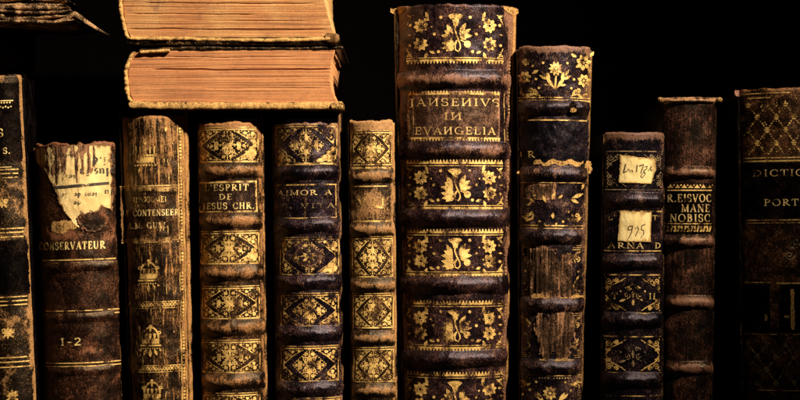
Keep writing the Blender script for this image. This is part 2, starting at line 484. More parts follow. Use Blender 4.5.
    def block(s, mat):
        dE = s.hw(200) * math.tan(s.ang / 2)
        y0, y1 = s.y0 + 9, SHELF - 5
        v = []
        for y in (y1, y0):
            h = s.hw(y) - 2
            v += [(-h, dE * .9), (-h * .5, dE * .35), (h * .5, dE * .35), (h, dE * .9), (h, s.depthlen - 8), (h * .4, s.depthlen - 14), (-h * .4, s.depthlen - 14), (-h, s.depthlen - 8)]
        V = [(x * S, d * S, (SHELF - (y1 if i < 8 else y0)) * S) for i, (x, d) in enumerate(v)]
        # keep it behind the spine shell
        V = [(x, d + 8 * S, z) for x, d, z in V]
        f = [(i, (i + 1) % 8, (i + 1) % 8 + 8, i + 8) for i in range(8)] + [tuple(range(8, 16)), tuple(range(7, -1, -1))]
        return mesh('page_block', V, f, mat, s.root, attr=np.zeros(16), smooth=False)
    def patch(s, name, x0, x1, y0, y1, mat, off=.2, rough=1.5, seed=1, fn=None, res=.55, lab=None, edge=.0, bulge=None, parent=None):
        """a ragged-edged sheet (label, paper, bared hide) lying on the spine; fn(x,y)->inside distance"""
        xs = np.arange(x0 - 2, x1 + 2.01, res); ys = np.arange(y0 - 2, y1 + 2.01, res)
        XX, YY = np.meshgrid(xs, ys)
        PX = XX + (s.cx(YY) - s.cx((y0 + y1) / 2))
        if fn is None: d = np.minimum(np.minimum(XX - x0, x1 - XX), np.minimum(YY - y0, y1 - YY))
        else: d = fn(XX, YY)
        d = d + (fbm(XX * .16, YY * .16, seed + 3, 4, .6) - .5) * 2 * rough
        o = np.full_like(XX, off)
        if bulge is not None: o = o + bulge(XX, YY)
        if edge: o = o + edge * np.exp(-np.maximum(d, 0) / 1.1)
        P = s.P(PX, YY, o)
        keep = d > 0
        ny, nx = XX.shape
        kq = keep[:-1, :-1] & keep[1:, :-1] & keep[:-1, 1:] & keep[1:, 1:]
        q = grid_faces(ny, nx)[kq.ravel()]
        used = np.unique(q); remap = -np.ones(nx * ny, int); remap[used] = np.arange(len(used))
        w = np.exp(-np.maximum(d, 0) / 1.6) * .5
        ob = mesh(name, P.reshape(-1, 3)[used], remap[q], mat, parent or s.sp, attr=w.ravel()[used])
        if lab: ob['label'] = lab
        return ob

# ------------------------------------------------------------------ shared materials
G_SENT = 0
M_edge_page = paper('aged page block', (.32, .2, .1), (.42, .28, .15), (.1, .06, .03), 3)
M_paper = paper('yellowed rag paper', (.64, .44, .18), (.84, .62, .28), (.20, .10, .035), 5)
M_label_paper = paper('cream paper label', (.70, .53, .23), (.78, .61, .29), (.40, .24, .08), 8)
M_ink = gold('brown black printing ink', 61, .31, col=(.022, .013, .009), dull=(.05, .028, .014), metal=0, rough=.7)
M_black = leather('black morocco label', (.004, .003, .004), (.009, .006, .007), (.06, .035, .02), 11, bias=-.3, spec=.12, bump=.35)
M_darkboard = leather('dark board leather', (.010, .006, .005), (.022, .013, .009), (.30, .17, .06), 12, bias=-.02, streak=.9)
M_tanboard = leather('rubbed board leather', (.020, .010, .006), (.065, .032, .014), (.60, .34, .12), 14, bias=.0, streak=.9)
M_fibre = leather('bared hide fibre', (.05, .024, .014), (.17, .085, .045), (.46, .26, .14), 15, bias=.04, streak=1.6, vstretch=.03, fine=.5, rough=.8, spec=.2, bump=.9)
M_torn = leather('torn pale hide', (.16, .08, .03), (.42, .24, .08), (.72, .46, .16), 16, bias=.2, streak=.5, fine=.9, rough=.8, spec=.2)

G_bright = gold('bright gold tooling', 1, .27, col=(.92, .58, .18))
G_mid = gold('rubbed gold tooling', 2, .31, col=(.86, .53, .16))
G_worn = gold('worn gold tooling', 3, .36, col=(.74, .48, .16))
G_faint = gold('faint gold tooling', 4, .34, col=(.40, .27, .13), dull=(.14, .09, .05))
G_letter = gold('gold lettering', 6, .21, col=(.92, .66, .25), streak=.1)
G_letter_dull = gold('dulled gold lettering', 9, .20, col=(.74, .47, .17), dull=(.42, .24, .08), streak=.1)
G_letter_worn = gold('rubbed gold lettering', 7, .28, col=(.78, .54, .22), streak=.15)

def fil_corner(g, x, y, sx, sy, a, b, w=1.0):
    """tooled corner piece: scrolls thinning towards the middle"""
    def p(u, v): return (x + sx * u * a, y + sy * v * b)
    k = min(a * .9, b * .8)
    def sp(u, v, r, st, d, t=1.25):
        q = p(u, v)
        stt = st if sx > 0 else 180 - st
        if sy < 0: stt = -stt
        g.spiral(q[0], q[1], r * k, t, stt, d * sx * sy, w)
    sp(.14, .18, .17, 40, 1); sp(.40, .13, .13, 200, -1); sp(.15, .52, .14, 250, 1); sp(.62, .10, .085, 180, 1); sp(.10, .80, .085, 270, -1); sp(.30, .36, .12, 100, -1)
    g.stroke([p(.72, .05), p(.5, .28), p(.33, .5), p(.2, .7), p(.05, .95)], w * .55, w * .8)
    for u, v in ((.27, .06), (.52, .05), (.05, .36), (.05, .66), (.24, .24), (.5, .3), (.28, .58), (.76, .04), (.42, .36), (.03, .03)):
        q = p(u, v); g.disc(q[0], q[1], w * .62, 7)
    q = p(.22, .30); g.leaf(q[0], q[1], -45 * sx * sy if sx > 0 else 180 + 45 * sy, k * .3, w * 1.8)

def fil_lozenge(g, cx, cy, a, b, w=1.0, kind=0):
    n = 10
    for sx in (-1, 1):
        for sy in (-1, 1):
            for i in range(n):
                t0 = (i + .5) / n
                g.disc(cx + sx * a * t0, cy + sy * b * (1 - t0), w * .55, 6)
    k = min(a, b)
    for sx in (-1, 1):
        for (fx, fy, r, st, d) in ((.26, -.34, .20, 90, 1), (.26, .34, .20, -90, -1), (.52, -.12, .16, 120, -1), (.52, .14, .16, -120, 1), (.17, -.66, .12, 60, -1), (.17, .66, .12, -60, 1), (.78, 0, .10, 0, 1)):
            stt = st if sx > 0 else 180 - st
            g.spiral(cx + sx * fx * a, cy + fy * b, r * k, 1.3, stt, d * sx, w)
        g.leaf(cx, cy, 90 - sx * 55, k * .42, w * 2.6); g.leaf(cx, cy, -90 + sx * 55, k * .42, w * 2.6)
        g.stroke([(cx, cy + b * .1), (cx + sx * a * .3, cy - b * .08), (cx + sx * a * .66, cy)], w * .8)
        for fx, fy in ((.38, -.5), (.38, .5), (.66, -.26), (.66, .26), (.1, -.45), (.1, .48), (.34, .02)):
            g.disc(cx + sx * fx * a, cy + fy * b, w * .7, 7)
    g.leaf(cx, cy - b * .15, 90, b * .55, w * 3.); g.leaf(cx, cy + b * .15, -90, b * .55, w * 3.)
    g.stroke([(cx, cy - b * .9), (cx, cy + b * .9)], w * .8)
    if kind: g.flower(cx, cy, k * .3, 8)
    g.disc(cx, cy, w * 1.3, 8)

def lozenge_panel(bk, x0, x1, y0, y1, mat, parent, w=1.0, kind=0, half=(.70, .99), double=True, left_fade=0):
    g = Tool(); cx, cy = (x0 + x1) / 2, (y0 + y1) / 2; a, b = (x1 - x0) / 2, (y1 - y0) / 2
    g.rule(x0, x1, y0, w * 1.15); g.rule(x0, x1, y1, w * 1.3)
    if double: g.rule(x0, x1, y0 - 2.2, w * .6)
    g.stroke([(x1, y0), (x1, y1)], w); g.stroke([(x0, y0), (x0, y1)], w * .8)
    for sx in (-1, 1):
        for sy in (-1, 1):
            fil_corner(g, cx + sx * (a - 1.2), cy + sy * (b - 1.2), -sx, -sy, a * .95, b * .95, w)
    fil_lozenge(g, cx, cy, a * half[0], b * half[1], w, kind)
    return g.build(bk, 'gilt_ornament', mat, parent)

def solid_corner(bk, x, y, sx, sy, a, b, mat, seed):
    """corner piece whose gold survives almost whole"""
    def fn(XX, YY):
        u = (XX - x) * sx / a; v = (YY - y) * sy / b
        return np.minimum(np.minimum(u * a, v * b), (1 - u - v) * min(a, b) * .7) - .2 - 1.3 * (np.sin(u * 17) * np.sin(v * 15) > .25)
    xs = sorted((x, x + sx * a)); ys = sorted((y, y + sy * b))
    return bk.patch('gilt_corner', xs[0], xs[1], ys[0], ys[1], mat, off=.28, rough=.7, seed=seed, fn=fn, res=.5)

# =================================================================== BOOKS
# ---- mottled calf book cut by the left edge
L_mott = leather('mottled tan calf', (.012, .007, .005), (.045, .023, .011), (.50, .29, .11), 21, bias=.06, streak=.2, fine=.55, big=1.5, vstretch=.6)
b = Book('leather_book', 'mottled tan and black leather book cut off by the left edge', -34, 22, 78, -18, 37, 101, rag=.6, headwear=.0, edgewear=.4, lump=.6)
b.spine(L_mott); b.boards(M_black, wear=-.3); b.block(M_edge_page)
b.patch('leather_label', -34, 19, 84, 164, M_black, .18, .6, 4, bulge=None)
b.patch('leather_label', -30, 27, 241, 296, M_black, .18, 1.5, 5)
for ys_, xa, xb in (((170, 174, 178), -26, 17), ((229, 233, 237.5), -22, 22), ((297.5, 301.5, 305.5), -20, 26), ((358, 362.5, 367.5), -18, 29)):
    g = Tool()
    for y in ys_: g.rule(xa, xb, y + 1, 1.2)
    g.build(b, 'gilt_rule', G_bright, b.sp)
g = Tool()
for (x, y, r) in ((2, 204, 5.5), (8, 334, 6.5), (12, 397, 7)):
    for a in range(0, 360, 45): g.leaf(x, y, a, r, 2.6)
    for sx in (-1, 1): g.spiral(x + sx * r * .8, y - 2, 2.4, 1, 90, sx, .9); g.disc(x + sx * r * .7, y + 4, 1, 7)
g.build(b, 'gilt_ornament', G_mid, b.sp)
g = Tool()
g.text('S', -3, 3, 138, 8); g.text('S.', 3, 9.5, 155, 6)
for i in range(6): g.disc(-4 + i * 2.6, 104, .8, 7); g.disc(-2 + i * 2.4, 109 - (i % 2), .8, 7)
g.rule(0, 12, 102, .9); g.rule(-3, 11, 168.5, .6)
g.build(b, 'lettering', G_letter, b.sp)

# ---- torn brown book with printed waste on its head
L_brown = leather('red brown calf', (.020, .008, .006), (.095, .036, .020), (.30, .13, .06), 22, bias=-.06, streak=.5, fine=.9, big=.5, vstretch=.35)
b = Book('leather_book', 'red-brown leather book whose torn spine head bares yellowed printed paper', 29, 115, 146, 38, 121, 111, rag=2.2, headwear=.35, edgewear=.1, lump=.9,
         spots=((60, 235, 22, 8, .45), (100, 238, 20, 10, .25), (88, 352, 18, 5, .3), (45, 200, 6, 40, .25)))
b.spine(L_brown); b.boards(M_darkboard, wear=.1); b.block(M_edge_page)
for y in (268, 319, 372, 424): b.band(y, L_brown, 4.2, 1.5, wear=-.1)
def fn_paper(XX, YY):
    left = np.interp(YY, [146, 160, 172, 185, 200, 214, 226], [31, 32, 44, 52, 57, 64, 74])
    low = np.interp(XX, [30, 55, 66, 78, 90, 100, 112], [180, 200, 223, 228, 219, 208, 216])
    return np.minimum(np.minimum(XX - left, 110 - XX), np.minimum(YY - 146.5, low - YY))
pt = b.patch('paper_lining', 31, 112, 146, 230, M_paper, .22, 2.6, 9, fn=fn_paper, lab='yellowed printed waste paper bared by the torn leather', edge=.5)
def fn_sc(XX, YY): return 5.0 - np.hypot((XX - 62) / 2.6, (YY - 228) / 1.3)
b.patch('torn_edge', 48, 76, 222, 236, M_torn, .3, 3.2, 19, fn=fn_sc)
def fn_flap(XX, YY): return 7 - np.hypot((XX - 92) / 1.9, (YY - 222) / 1.5)
b.patch('leather_flap', 76, 108, 208, 236, L_brown, .8, 3., 29, fn=fn_flap, edge=.8, lab='loose flap of torn red-brown leather')
g = Tool(.62)
g.stroke([(53, 188), (70, 187.3), (88, 186.4), (107, 185)], 2.8)
g.text('pl.d', 92, 111, 166.5, 7.5, 1.2, rot180=True); g.text('plus in', 80, 112, 177.5, 7.5, 1.2, rot180=True)
g.text('sndeu', 62, 76, 159, 3.6, 1.2, rot180=True)
g.text('ln', 57, 64, 180, 5, 1.2, rot180=True); g.text('sei', 66, 76, 180, 4, 1.2, rot180=True)
g.text('iens de nie', 62, 96, 198.5, 4.2, 1.3, rot180=True); g.text('de', 74, 81, 206.5, 4, 1.3, rot180=True)
g.text('lu', 103, 110, 197, 5, 1.2, rot180=True); g.text('e s', 80, 92, 216, 4, 1.3, rot180=True)
g.build(b, 'printed_letters', M_ink, pt)
def fn_smut(XX, YY):   # torn fibres of glue-stained leather left in streaks over the head of the paper
    n = fbm(XX * .34, YY * .022, 77, 4)
    return (n - .47) * 9 - np.maximum(0, YY - 170) * .2 - np.maximum(0, XX - 88) * .12
b.patch('leather_shred', 34, 108, 147, 184, M_fibre, .5, 1.2, 39, fn=lambda XX, YY: np.minimum(fn_smut(XX, YY), fn_paper(XX, YY)))
g = Tool(.45)
for y in (261, 264.3): g.rule(40, 113, y, 1.25)
g.build(b, 'gilt_rule', G_bright, b.sp)
g = Tool(.45)
for y in (312, 315.6): g.rule(44, 116, y, 1.1)
g.build(b, 'gilt_rule', G_bright, b.sp)
g = Tool(.45)
for y in (364.3, 367.6): g.rule(44, 118, y, 1.1)
for y in (417, 420): g.rule(46, 119, y, 1.1)
g.build(b, 'gilt_rule', G_bright, b.sp)
g = Tool(.45); g.text('CONSERVATEUR', 37, 103.5, 250.5, 7.6, 1.05); g.build(b, 'lettering', G_letter, b.sp)
g = Tool(.45); g.text('1-2', 60, 81, 346.5, 7.4, 1.15); g.build(b, 'lettering', G_letter, b.sp)

# ---- tan streaked book with crests
L_tan = leather('streaked tan calf', (.022, .011, .008), (.11, .052, .024), (.54, .29, .10), 23, bias=.09, streak=2.0, fine=.45, big=.6, vstretch=.07, crack=.25)
b = Book('leather_book', 'streaked tan leather book with gilt crests and a beaded gold right edge', 115, 187, 118, 126, 192, 121, board_top=110.6, margin=5, rag=1., headwear=.25, edgewear=.35, lump=1.0,
         spots=((150, 150, 30, 40, .15), (155, 350, 40, 70, -.10)))
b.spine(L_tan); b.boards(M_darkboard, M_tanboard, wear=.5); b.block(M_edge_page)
def fn_lab(XX, YY): return np.minimum(np.minimum(XX - 119, 178 - XX), np.minimum(YY - 187.5, 242 - YY))
L_tanlab = leather('rubbed brown label', (.035, .016, .009), (.13, .058, .026), (.46, .26, .10), 33, bias=.04, streak=1.3, fine=.4, vstretch=.08)
b.patch('leather_label', 119, 178, 187, 242, L_tanlab, .2, .8, 12, fn=fn_lab)
def crest(g, x, y, s=1.):
    g.stroke([(x - 9 * s, y), (x + 9 * s, y)], 5. * s); g.stroke([(x - 10.5 * s, y + 4.2 * s), (x + 10.5 * s, y + 4.2 * s)], 1.6 * s)
    g.stroke([(x + 8.2 * s * math.cos(a), y - 3 * s - 11 * s * math.sin(a)) for a in np.linspace(0, math.pi, 15)], 1.8 * s)
    for i in (-1, 0, 1): g.disc(x + i * 4.3 * s, y - 6.5 * s, 1.5 * s); g.leaf(x + i * 4.3 * s, y - 2 * s, 90, 6 * s, 2.4 * s)
    g.disc(x, y - 15.5 * s, 1.6 * s); g.leaf(x, y - 9 * s, 90, 5.5 * s, 2.2 * s)
    for i in range(-4, 5): g.disc(x + i * 2.3 * s, y + 7.2 * s, .75 * s, 7)
    for sx in (-1, 1): g.spiral(x + sx * 9 * s, y - 8 * s, 2.6 * s, 1.2, 90, sx, .9 * s); g.leaf(x + sx * 4 * s, y + 8 * s, -90 + sx * 25, 7 * s, 3 * s); g.disc(x + sx * 10 * s, y + 9 * s, 1.2 * s)
    g.leaf(x, y + 8 * s, -90, 8 * s, 3.4 * s)
g = Tool(); g.stroke([(136, 160.5), (154, 160.5)], 5.5)
for i in range(8): g.disc(135 + i * 2.9, 165.8, 1.1, 7); g.disc(136 + i * 2.8, 156, 1.4, 7)
for i in (-1, 0, 1): g.stroke([(145 + i * 5, 154), (145 + i * 5, 149 - (i == 0) * 4)], 1.3); g.disc(145 + i * 5, 148 - (i == 0) * 4, 1.3)
for sx in (-1, 1): g.stroke([(145 + sx * 9, 157), (145 + sx * 9.5, 146)], 1.6); g.leaf(145 + sx * 5, 168, -90 + sx * 20, 5, 2)
g.build(b, 'gilt_crest', G_mid, b.sp)
for y in (277, 342, 397): 
    g = Tool(); crest(g, b.cx(y) - 7, y); g.build(b, 'gilt_crest', G_mid, b.sp)
def frieze(g, x0, x1, y):
    g.rule(x0, x1, y - 3, .8); g.rule(x0, x1, y + 3.4, .8)
    n = 9; st = (x1 - x0) / n
    for i in range(n):
        x = x0 + (i + .5) * st
        g.stroke([(x - st * .5, y), (x - st * .25, y - 2), (x, y), (x + st * .25, y + 2), (x + st * .5, y)], 1.3)
        g.disc(x, y, 1.2, 8); g.stroke([(x - st * .5, y), (x - st * .25, y + 2), (x, y), (x + st * .25, y - 2), (x + st * .5, y)], .9)
for y in (305.5, 369.5): 
    g = Tool(); frieze(g, b.cx(y) - 29, b.cx(y) + 22, y); g.build(b, 'gilt_frieze', G_mid, b.sp)
g = Tool(); g.rule(118, 178, 186.5, 1.2); g.rule(120, 178, 243, 1.3)
for x0, x1, y in ((126, 150, 189), (150, 176, 190), (158, 178, 239.5), (122, 150, 240.8)): g.stroke([(x0, y), ((x0 + x1) / 2, y + .8), (x1, y)], 3.2, 4.5)
g.build(b, 'gilt_rule', G_worn, b.sp)
g = Tool(.5); g.text('MITOCOMEI', 130, 166, 203, 5.6, .95); g.build(b, 'lettering', G_worn, b.sp)
g = Tool(.5); g.text('LE CONTENSEER', 121, 177.5, 216.5, 6.2, 1.); g.build(b, 'lettering', G_letter_worn, b.sp)
g = Tool(.5); g.text('A.M. GUEL -', 127, 174, 229, 5.8, 1.); g.build(b, 'lettering', G_letter_worn, b.sp)
g = Tool(.4); rr = random.Random(5)
for i in range(90):
    y = rr.uniform(128, 400); x = b.cx(y) + rr.uniform(-26, 24); L = rr.uniform(2, 13)
    g.stroke([(x, y), (x + rr.uniform(-.8, .8), y + L / 2), (x + rr.uniform(-.8, .8), y + L)], [.3, rr.uniform(.5, 1.2), .3])
g.build(b, 'gilt_flecks', G_worn, b.sp)
g = Tool()
y = 123.
while y < 402:
    x = b.cx(y) + b.hw(y) - 3.6
    g.disc(x, y, 1.15, 8); y += 3.3
for dx in (-2.2, 2.1):
    g.stroke([(b.cx(yy) + b.hw(yy) - 3.6 + dx, yy) for yy in range(122, 405, 4)], .65)
for i in range(4): g.leaf(150 + i * 8, 127, -60 - i * 20, 6, 2.6)
g.build(b, 'gilt_beading', G_mid, b.sp)

# ---- gilt lozenge book, orange brown
L_ora = leather('orange brown calf', (.020, .010, .007), (.085, .040, .020), (.46, .24, .09), 24, bias=-.02, streak=.6, fine=.7, big=.5, vstretch=.2)
b = Book('leather_book', 'brown leather book with gold-framed three-line title panel and bright gilt lozenges below', 195, 263, 124, 199, 267, 131, board_top=110.6, rag=1.3, headwear=.5, edgewear=.3, lump=.9,
         spots=((229, 126, 30, 5, .3),))
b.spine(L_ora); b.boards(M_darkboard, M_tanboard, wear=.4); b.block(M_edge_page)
for y in (170.5, 221.5, 273.5, 328.5, 382, 432): b.band(y, L_ora, 7, 4.2, wear=.3)
for (x0, x1, y0, y1, w) in ((198, 257, 130, 162, 1.2), (200, 258, 234, 264, 1.2), (201, 258, 289, 319, 1.1), (201, 259, 343, 373, 1.1), (202, 259, 396, 424, 1.1)):
    lozenge_panel(b, x0, x1, y0, y1, G_bright, b.sp, w, 1)
solid_corner(b, 256, 161, -1, -1, 20, 22, G_mid, 5); solid_corner(b, 199, 161, 1, -1, 14, 20, G_worn, 6); solid_corner(b, 257, 263, -1, -1, 18, 22, G_mid, 7); solid_corner(b, 200, 263, 1, -1, 16, 15, G_worn, 8)
solid_corner(b, 256, 131, -1, 1, 18, 18, G_worn, 15); solid_corner(b, 257, 235, -1, 1, 18, 18, G_worn, 17); solid_corner(b, 199, 131, 1, 1, 16, 16, G_worn, 18)
L_lab3 = leather('purple brown label', (.030, .014, .012), (.075, .036, .03), (.2, .11, .06), 35, bias=-.15, streak=.5)
b.patch('leather_label', 199, 257, 183, 212, L_lab3, .15, .3, 14)
g = Tool(.4)
g.stroke([(198, 183), (256, 182)], 1.7); g.stroke([(199, 212), (257, 212)], 1.4); g.stroke([(198.5, 183), (199, 212)], 1.1); g.stroke([(255, 182), (256, 212)], 1.3)
g.build(b, 'gilt_rule', G_bright, b.sp)
g = Tool(.45); g.text("L'ESPRIT", 204, 248, 191, 6.2, 1.08); g.text('DE', 219, 232, 200, 5.6, 1.08); g.text('JESUS CHR.', 202, 253.5, 209.5, 6.4, 1.08)
g.build(b, 'lettering', G_letter, b.sp)

# ---- purple black book
L_pur = leather('purple black morocco', (.014, .008, .014), (.036, .019, .034), (.30, .17, .10), 25, polish=(.95, .79, .96), bias=-.10, streak=.5, fine=.6, big=.6, vstretch=.3, rough=.36, spec=.42)
b = Book('leather_book', 'purple-black cracked leather book with rubbed gilt lozenges and a cracked lettered panel', 270, 341, 125, 274, 345, 141, board_top=110.6, rag=1.2, headwear=.25, edgewear=.3, lump=1.1,
         spots=((306, 205, 5, 40, .25), (340, 125, 5, 14, .6)))
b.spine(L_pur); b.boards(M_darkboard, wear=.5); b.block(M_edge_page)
for y in (173, 226, 282.5, 334, 389.5, 436): b.band(y, L_pur, 6.8, 4.4, wear=.1)
for i, (x0, x1, y0, y1, w, m) in enumerate(((276, 336, 127, 164, 1.15, G_worn), (280, 338, 240, 275, 1.1, G_worn), (281, 338, 296, 327, 1.15, G_mid), (281, 338, 349, 382, 1.15, G_mid), (281, 339, 401, 430, 1.1, G_mid))):
    lozenge_panel(b, x0, x1, y0, y1, m, b.sp, w, 0, half=(.60, .98))
solid_corner(b, 336, 163, -1, -1, 24, 18, G_bright, 21); solid_corner(b, 337, 274, -1, -1, 22, 16, G_bright, 22); solid_corner(b, 337, 241, -1, 1, 18, 14, G_mid, 23); solid_corner(b, 281, 241, 1, 1, 13, 13, G_mid, 24)
solid_corner(b, 337, 326, -1, -1, 20, 14, G_mid, 25); solid_corner(b, 277, 163, 1, -1, 18, 16, G_worn, 26)
def fn_rub(XX, YY): return 10 - np.hypot((XX - 310) / 1.3, (YY - 256) / 1.1) 
b.patch('rubbed_leather', 292, 328, 242, 272, leather('rubbed lilac hide', (.03, .018, .02), (.09, .05, .05), (.24, .13, .09), 45, bias=.0), .42, 5, 31, fn=fn_rub)
g = Tool(.4); g.rule(277, 336, 185.2, 1.2); g.rule(279, 336, 218.8, 1.6); g.stroke([(335, 186), (335.5, 218)], .9)
for y in (165.5, ): g.rule(277, 337, y, 1.3)
g.build(b, 'gilt_rule', G_mid, b.sp)
g = Tool(.4); g.text('AIMOR A', 277, 331, 195.5, 5, 1.1); g.build(b, 'lettering', G_letter_worn, b.sp)
g = Tool(.4); g.text('S. VITA', 282, 334, 208.5, 4.6, 1.0); g.build(b, 'lettering', G_faint, b.sp)
g = Tool(.5)
for i in range(9):      # pale cracks through the leather
    x = 290 + i * 4.6 + random.uniform(-2, 2); y = random.choice((166, 178, 186, 220, 226)); pts = []
    for j in range(random.randint(6, 13)):
        pts.append((x, y)); x += random.uniform(-.8, .7); y += random.uniform(2.5, 4.5)
    g.stroke(pts, .4, .8)
g.build(b, 'leather_crack', M_fibre, b.sp)

# ---- narrow tan book
L_nar = leather('pale tan calf', (.022, .012, .008), (.09, .045, .022), (.50, .29, .12), 26, bias=-.04, streak=.55, fine=.85, big=.5, vstretch=.3)
b = Book('leather_book', 'narrowest tan leather book with ragged head and small gilt lozenges, left of the tallest book', 347, 395, 122, 350, 398, 151, margin=2.5, rag=1.4, headwear=.85, edgewear=.45, lump=1., ang=48,
         spots=((371, 205, 24, 18, .5), (371, 124, 24, 7, .4)))
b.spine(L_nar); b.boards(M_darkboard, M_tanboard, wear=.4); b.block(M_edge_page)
for y in (176, 229.5, 285.5, 338.5, 391, 440): b.band(y, L_nar, 6.3, 3.8, wear=.4)
for (x0, x1, y0, y1) in ((351, 391, 133, 165), (353, 392, 239, 277), (353.5, 393, 296, 328), (354, 393, 350, 382), (354, 393, 404, 432)):
    lozenge_panel(b, x0, x1, y0, y1, G_bright, b.sp, .98, 0, half=(.70, .98))
g = Tool(.4); g.rule(352, 390, 168, 2.0); g.rule(352, 390, 186.5, 1.0); g.rule(353, 391, 221.5, 1.8); g.build(b, 'gilt_rule', G_bright, b.sp)
g = Tool(.4); g.text('V.LI', 358, 384, 206, 7, 1.3); g.stroke([(374, 207), (384, 208)], 2.2); g.build(b, 'lettering', G_mid, b.sp)

# ---- tall book with flower tooling
L_tall = leather('aubergine calf', (.020, .009, .011), (.078, .035, .038), (.32, .17, .10), 27, polish=(.95, .79, .96), bias=-.05, streak=.55, fine=.65, big=.6, vstretch=.25, rough=.38, spec=.45)
L_tall_lab = leather('brown title calf', (.10, .048, .036), (.26, .13, .085), (.42, .24, .14), 37, bias=.03, streak=.5, fine=.8, vstretch=.4)
b = Book('leather_book', 'tallest book, wide purple-brown spine tooled with gold flower bouquets', 393, 519, 6, 400, 511, 161, margin=4.5, rag=.8, headwear=.1, edgewear=.35, lump=1.1, ang=55,
         spots=((400, 10, 8, 12, .8), (513, 12, 7, 14, .8), (455, 68, 50, 8, .2)))
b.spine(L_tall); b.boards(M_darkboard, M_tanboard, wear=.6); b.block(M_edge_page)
b.patch('leather_label', 407, 501, 91, 142, L_tall_lab, .16, .4, 44)
for y, wr in ((79, .35), (150, .15), (218, .02), (285, -.02), (359.5, -.02), (430, 0)): b.band(y, L_tall, 8, 5.2, wear=wr)
def bouquet(g, cx, y0, k=1., H=43.):
    q = H / 43.
    def p(x, y): return (cx + x * k, y0 + y * q)
    # trumpet
    g.fan([p(-7.5, 3), p(-5, 1.4), p(0, .8), p(5, 1.4), p(7.5, 3), p(5.5, 5.4), p(3.2, 7.5), p(2.2, 12.5), p(-1.8, 12.5), p(-2.8, 7.5), p(-5.5, 5.4)])
    g.stroke([p(0, 12), p(-.4, 16), p(1, 21), p(2.6, 25), p(4.5, 29), p(5, 33), p(3, 36.5), p(0, 35), p(-.4, 31), p(1.2, 27), p(3, 24)], 1.5, 1.1)
    for (x, y, a, L, W) in ((-2.5, 21.5, 150, 10, 5), (-2.5, 22, 118, 13, 5.4), (-3, 22.5, 175, 11.5, 4.6), (-2, 23, 200, 7, 3.6),
                            (4.2, 20.5, 62, 13, 5.4), (4.5, 21.5, 32, 12.5, 5), (5, 22.2, 4, 12, 4.8), (4.5, 22.8, -22, 7, 3.4)):
        xx, yy = p(x, y); g.leaf(xx, yy, a, L * k, W * k)
    for a, L in ((165, 12), (138, 10.5), (195, 11), (112, 7.5), (222, 9), (250, 6)):
        xx, yy = p(-2.6, 31); g.leaf(xx, yy, a, L * k, 4.6 * k)
    g.stroke([p(-2.6, 31), p(0, 28), p(1.5, 26)], 1.2)
    xx, yy = p(12, 29.5); g.disc(xx, yy, 3.5 * k, 12); xx, yy = p(8.5, 27); g.leaf(xx, yy, -20, 5, 2.5)
    g.stroke([p(5, 25.5), p(8, 27), p(11, 28)], 1.1)
def side(g, cx, y0, sx, H=43.):
    q = H / 43.
    for (dx, dy, r, rot) in ((34.5, 12, 7.4, 10), (34.5, 29, 7.4, 32)):
        x, y = cx + sx * dx, y0 + dy * q
        for i in range(8):
            a = 45 * i + rot; ca, sa = math.cos(math.radians(a)), -math.sin(math.radians(a))
            g.leaf(x + ca * 2.1, y + sa * 2.1, a, r - 2.1, 3.9)
        g.ring(x, y, 1.9, .9, 10)
    for (dx, dy, a, L, W) in ((27, 6, 70, 8, 3.2), (26, 7, 20, 6, 3), (28, 37, -70, 7, 3.4), (26, 36, 200, 6, 3), (43, 4, 30, 6, 2.2), (44, 38, -30, 6, 2.2), (44, 20, 0, 4, 2)):
        aa = a if sx > 0 else 180 - a
        g.leaf(cx + sx * dx, y0 + dy * q, aa, L, W)
    for dx, dy in ((21, 20), (14.5, 4.5), (17, 36.5), (45, 11), (45.5, 30), (24, 13)): g.disc(cx + sx * dx, y0 + dy * q, 1.55 if dx != 24 else .9, 9)
    for j in range(4): g.stroke([(cx + sx * (42 + j * 1.7), y0 + (1.5 + j * 2.3) * q), (cx + sx * (46.5 + j * .6), y0 + (3.6 + j * 2.2) * q)], .8)
    for j in range(4): g.stroke([(cx + sx * (42 + j * 1.7), y0 + (41.5 - j * 2.3) * q), (cx + sx * (46.5 + j * .6), y0 + (39.4 - j * 2.2) * q)], .8)
def flower_panel(bk, y0, y1, H, mat, first=False):
    g = Tool(.42); cx = bk.cx((y0 + y1) / 2) - .5; w = 48.5
    if not first: g.teeth(cx - w, cx + w, y0 - .5, 3.2, 30, -1); g.rule(cx - w, cx + w, y0 + 2.2, .7)
    if y1: g.teeth(cx - w, cx + w, y1, 3.2, 30, 1); g.rule(cx - w, cx + w, y1 - 2.4, .7)
    bouquet(g, cx, y0 + 4.2 if not first else y0, 1., H); side(g, cx, y0 + 3.4 if not first else y0, -1, H); side(g, cx, y0 + 3.4 if not first else y0, 1, H)
    return g.build(bk, 'gilt_ornament', mat, bk.sp)
flower_panel(b, 12.5, 60, 46, G_bright, first=True)
flower_panel(b, 163.5, 208, 39, G_bright); flower_panel(b, 233, 274.5, 37, G_bright); flower_panel(b, 304.5, 348, 38.5, G_mid); flower_panel(b, 376, 420, 39, G_mid)
g = Tool(.5); g.teeth(409, 500, 93.8, 3, 30, -1); g.teeth(411, 501, 138, 3, 30, 1); g.build(b, 'gilt_rule', G_bright, b.sp)
g = Tool(.5)
for x in (409, 413, 505): g.stroke([(x, 92), (x + .6, 142)], .7)
g.build(b, 'gilt_frame', G_worn, b.sp)
g = Tool(.5)
for y in np.arange(20, 400, 3.4): g.disc(b.cx(y) + b.hw(y) - 2.6, y, .7, 6)
g.build(b, 'gilt_beading', G_worn, b.sp)
g = Tool(.5); g.text('JA\u0418SE\u0418IVS', 409, 500, 106, 7.6, 1.05); g.build(b, 'lettering', G_letter_dull, b.sp)
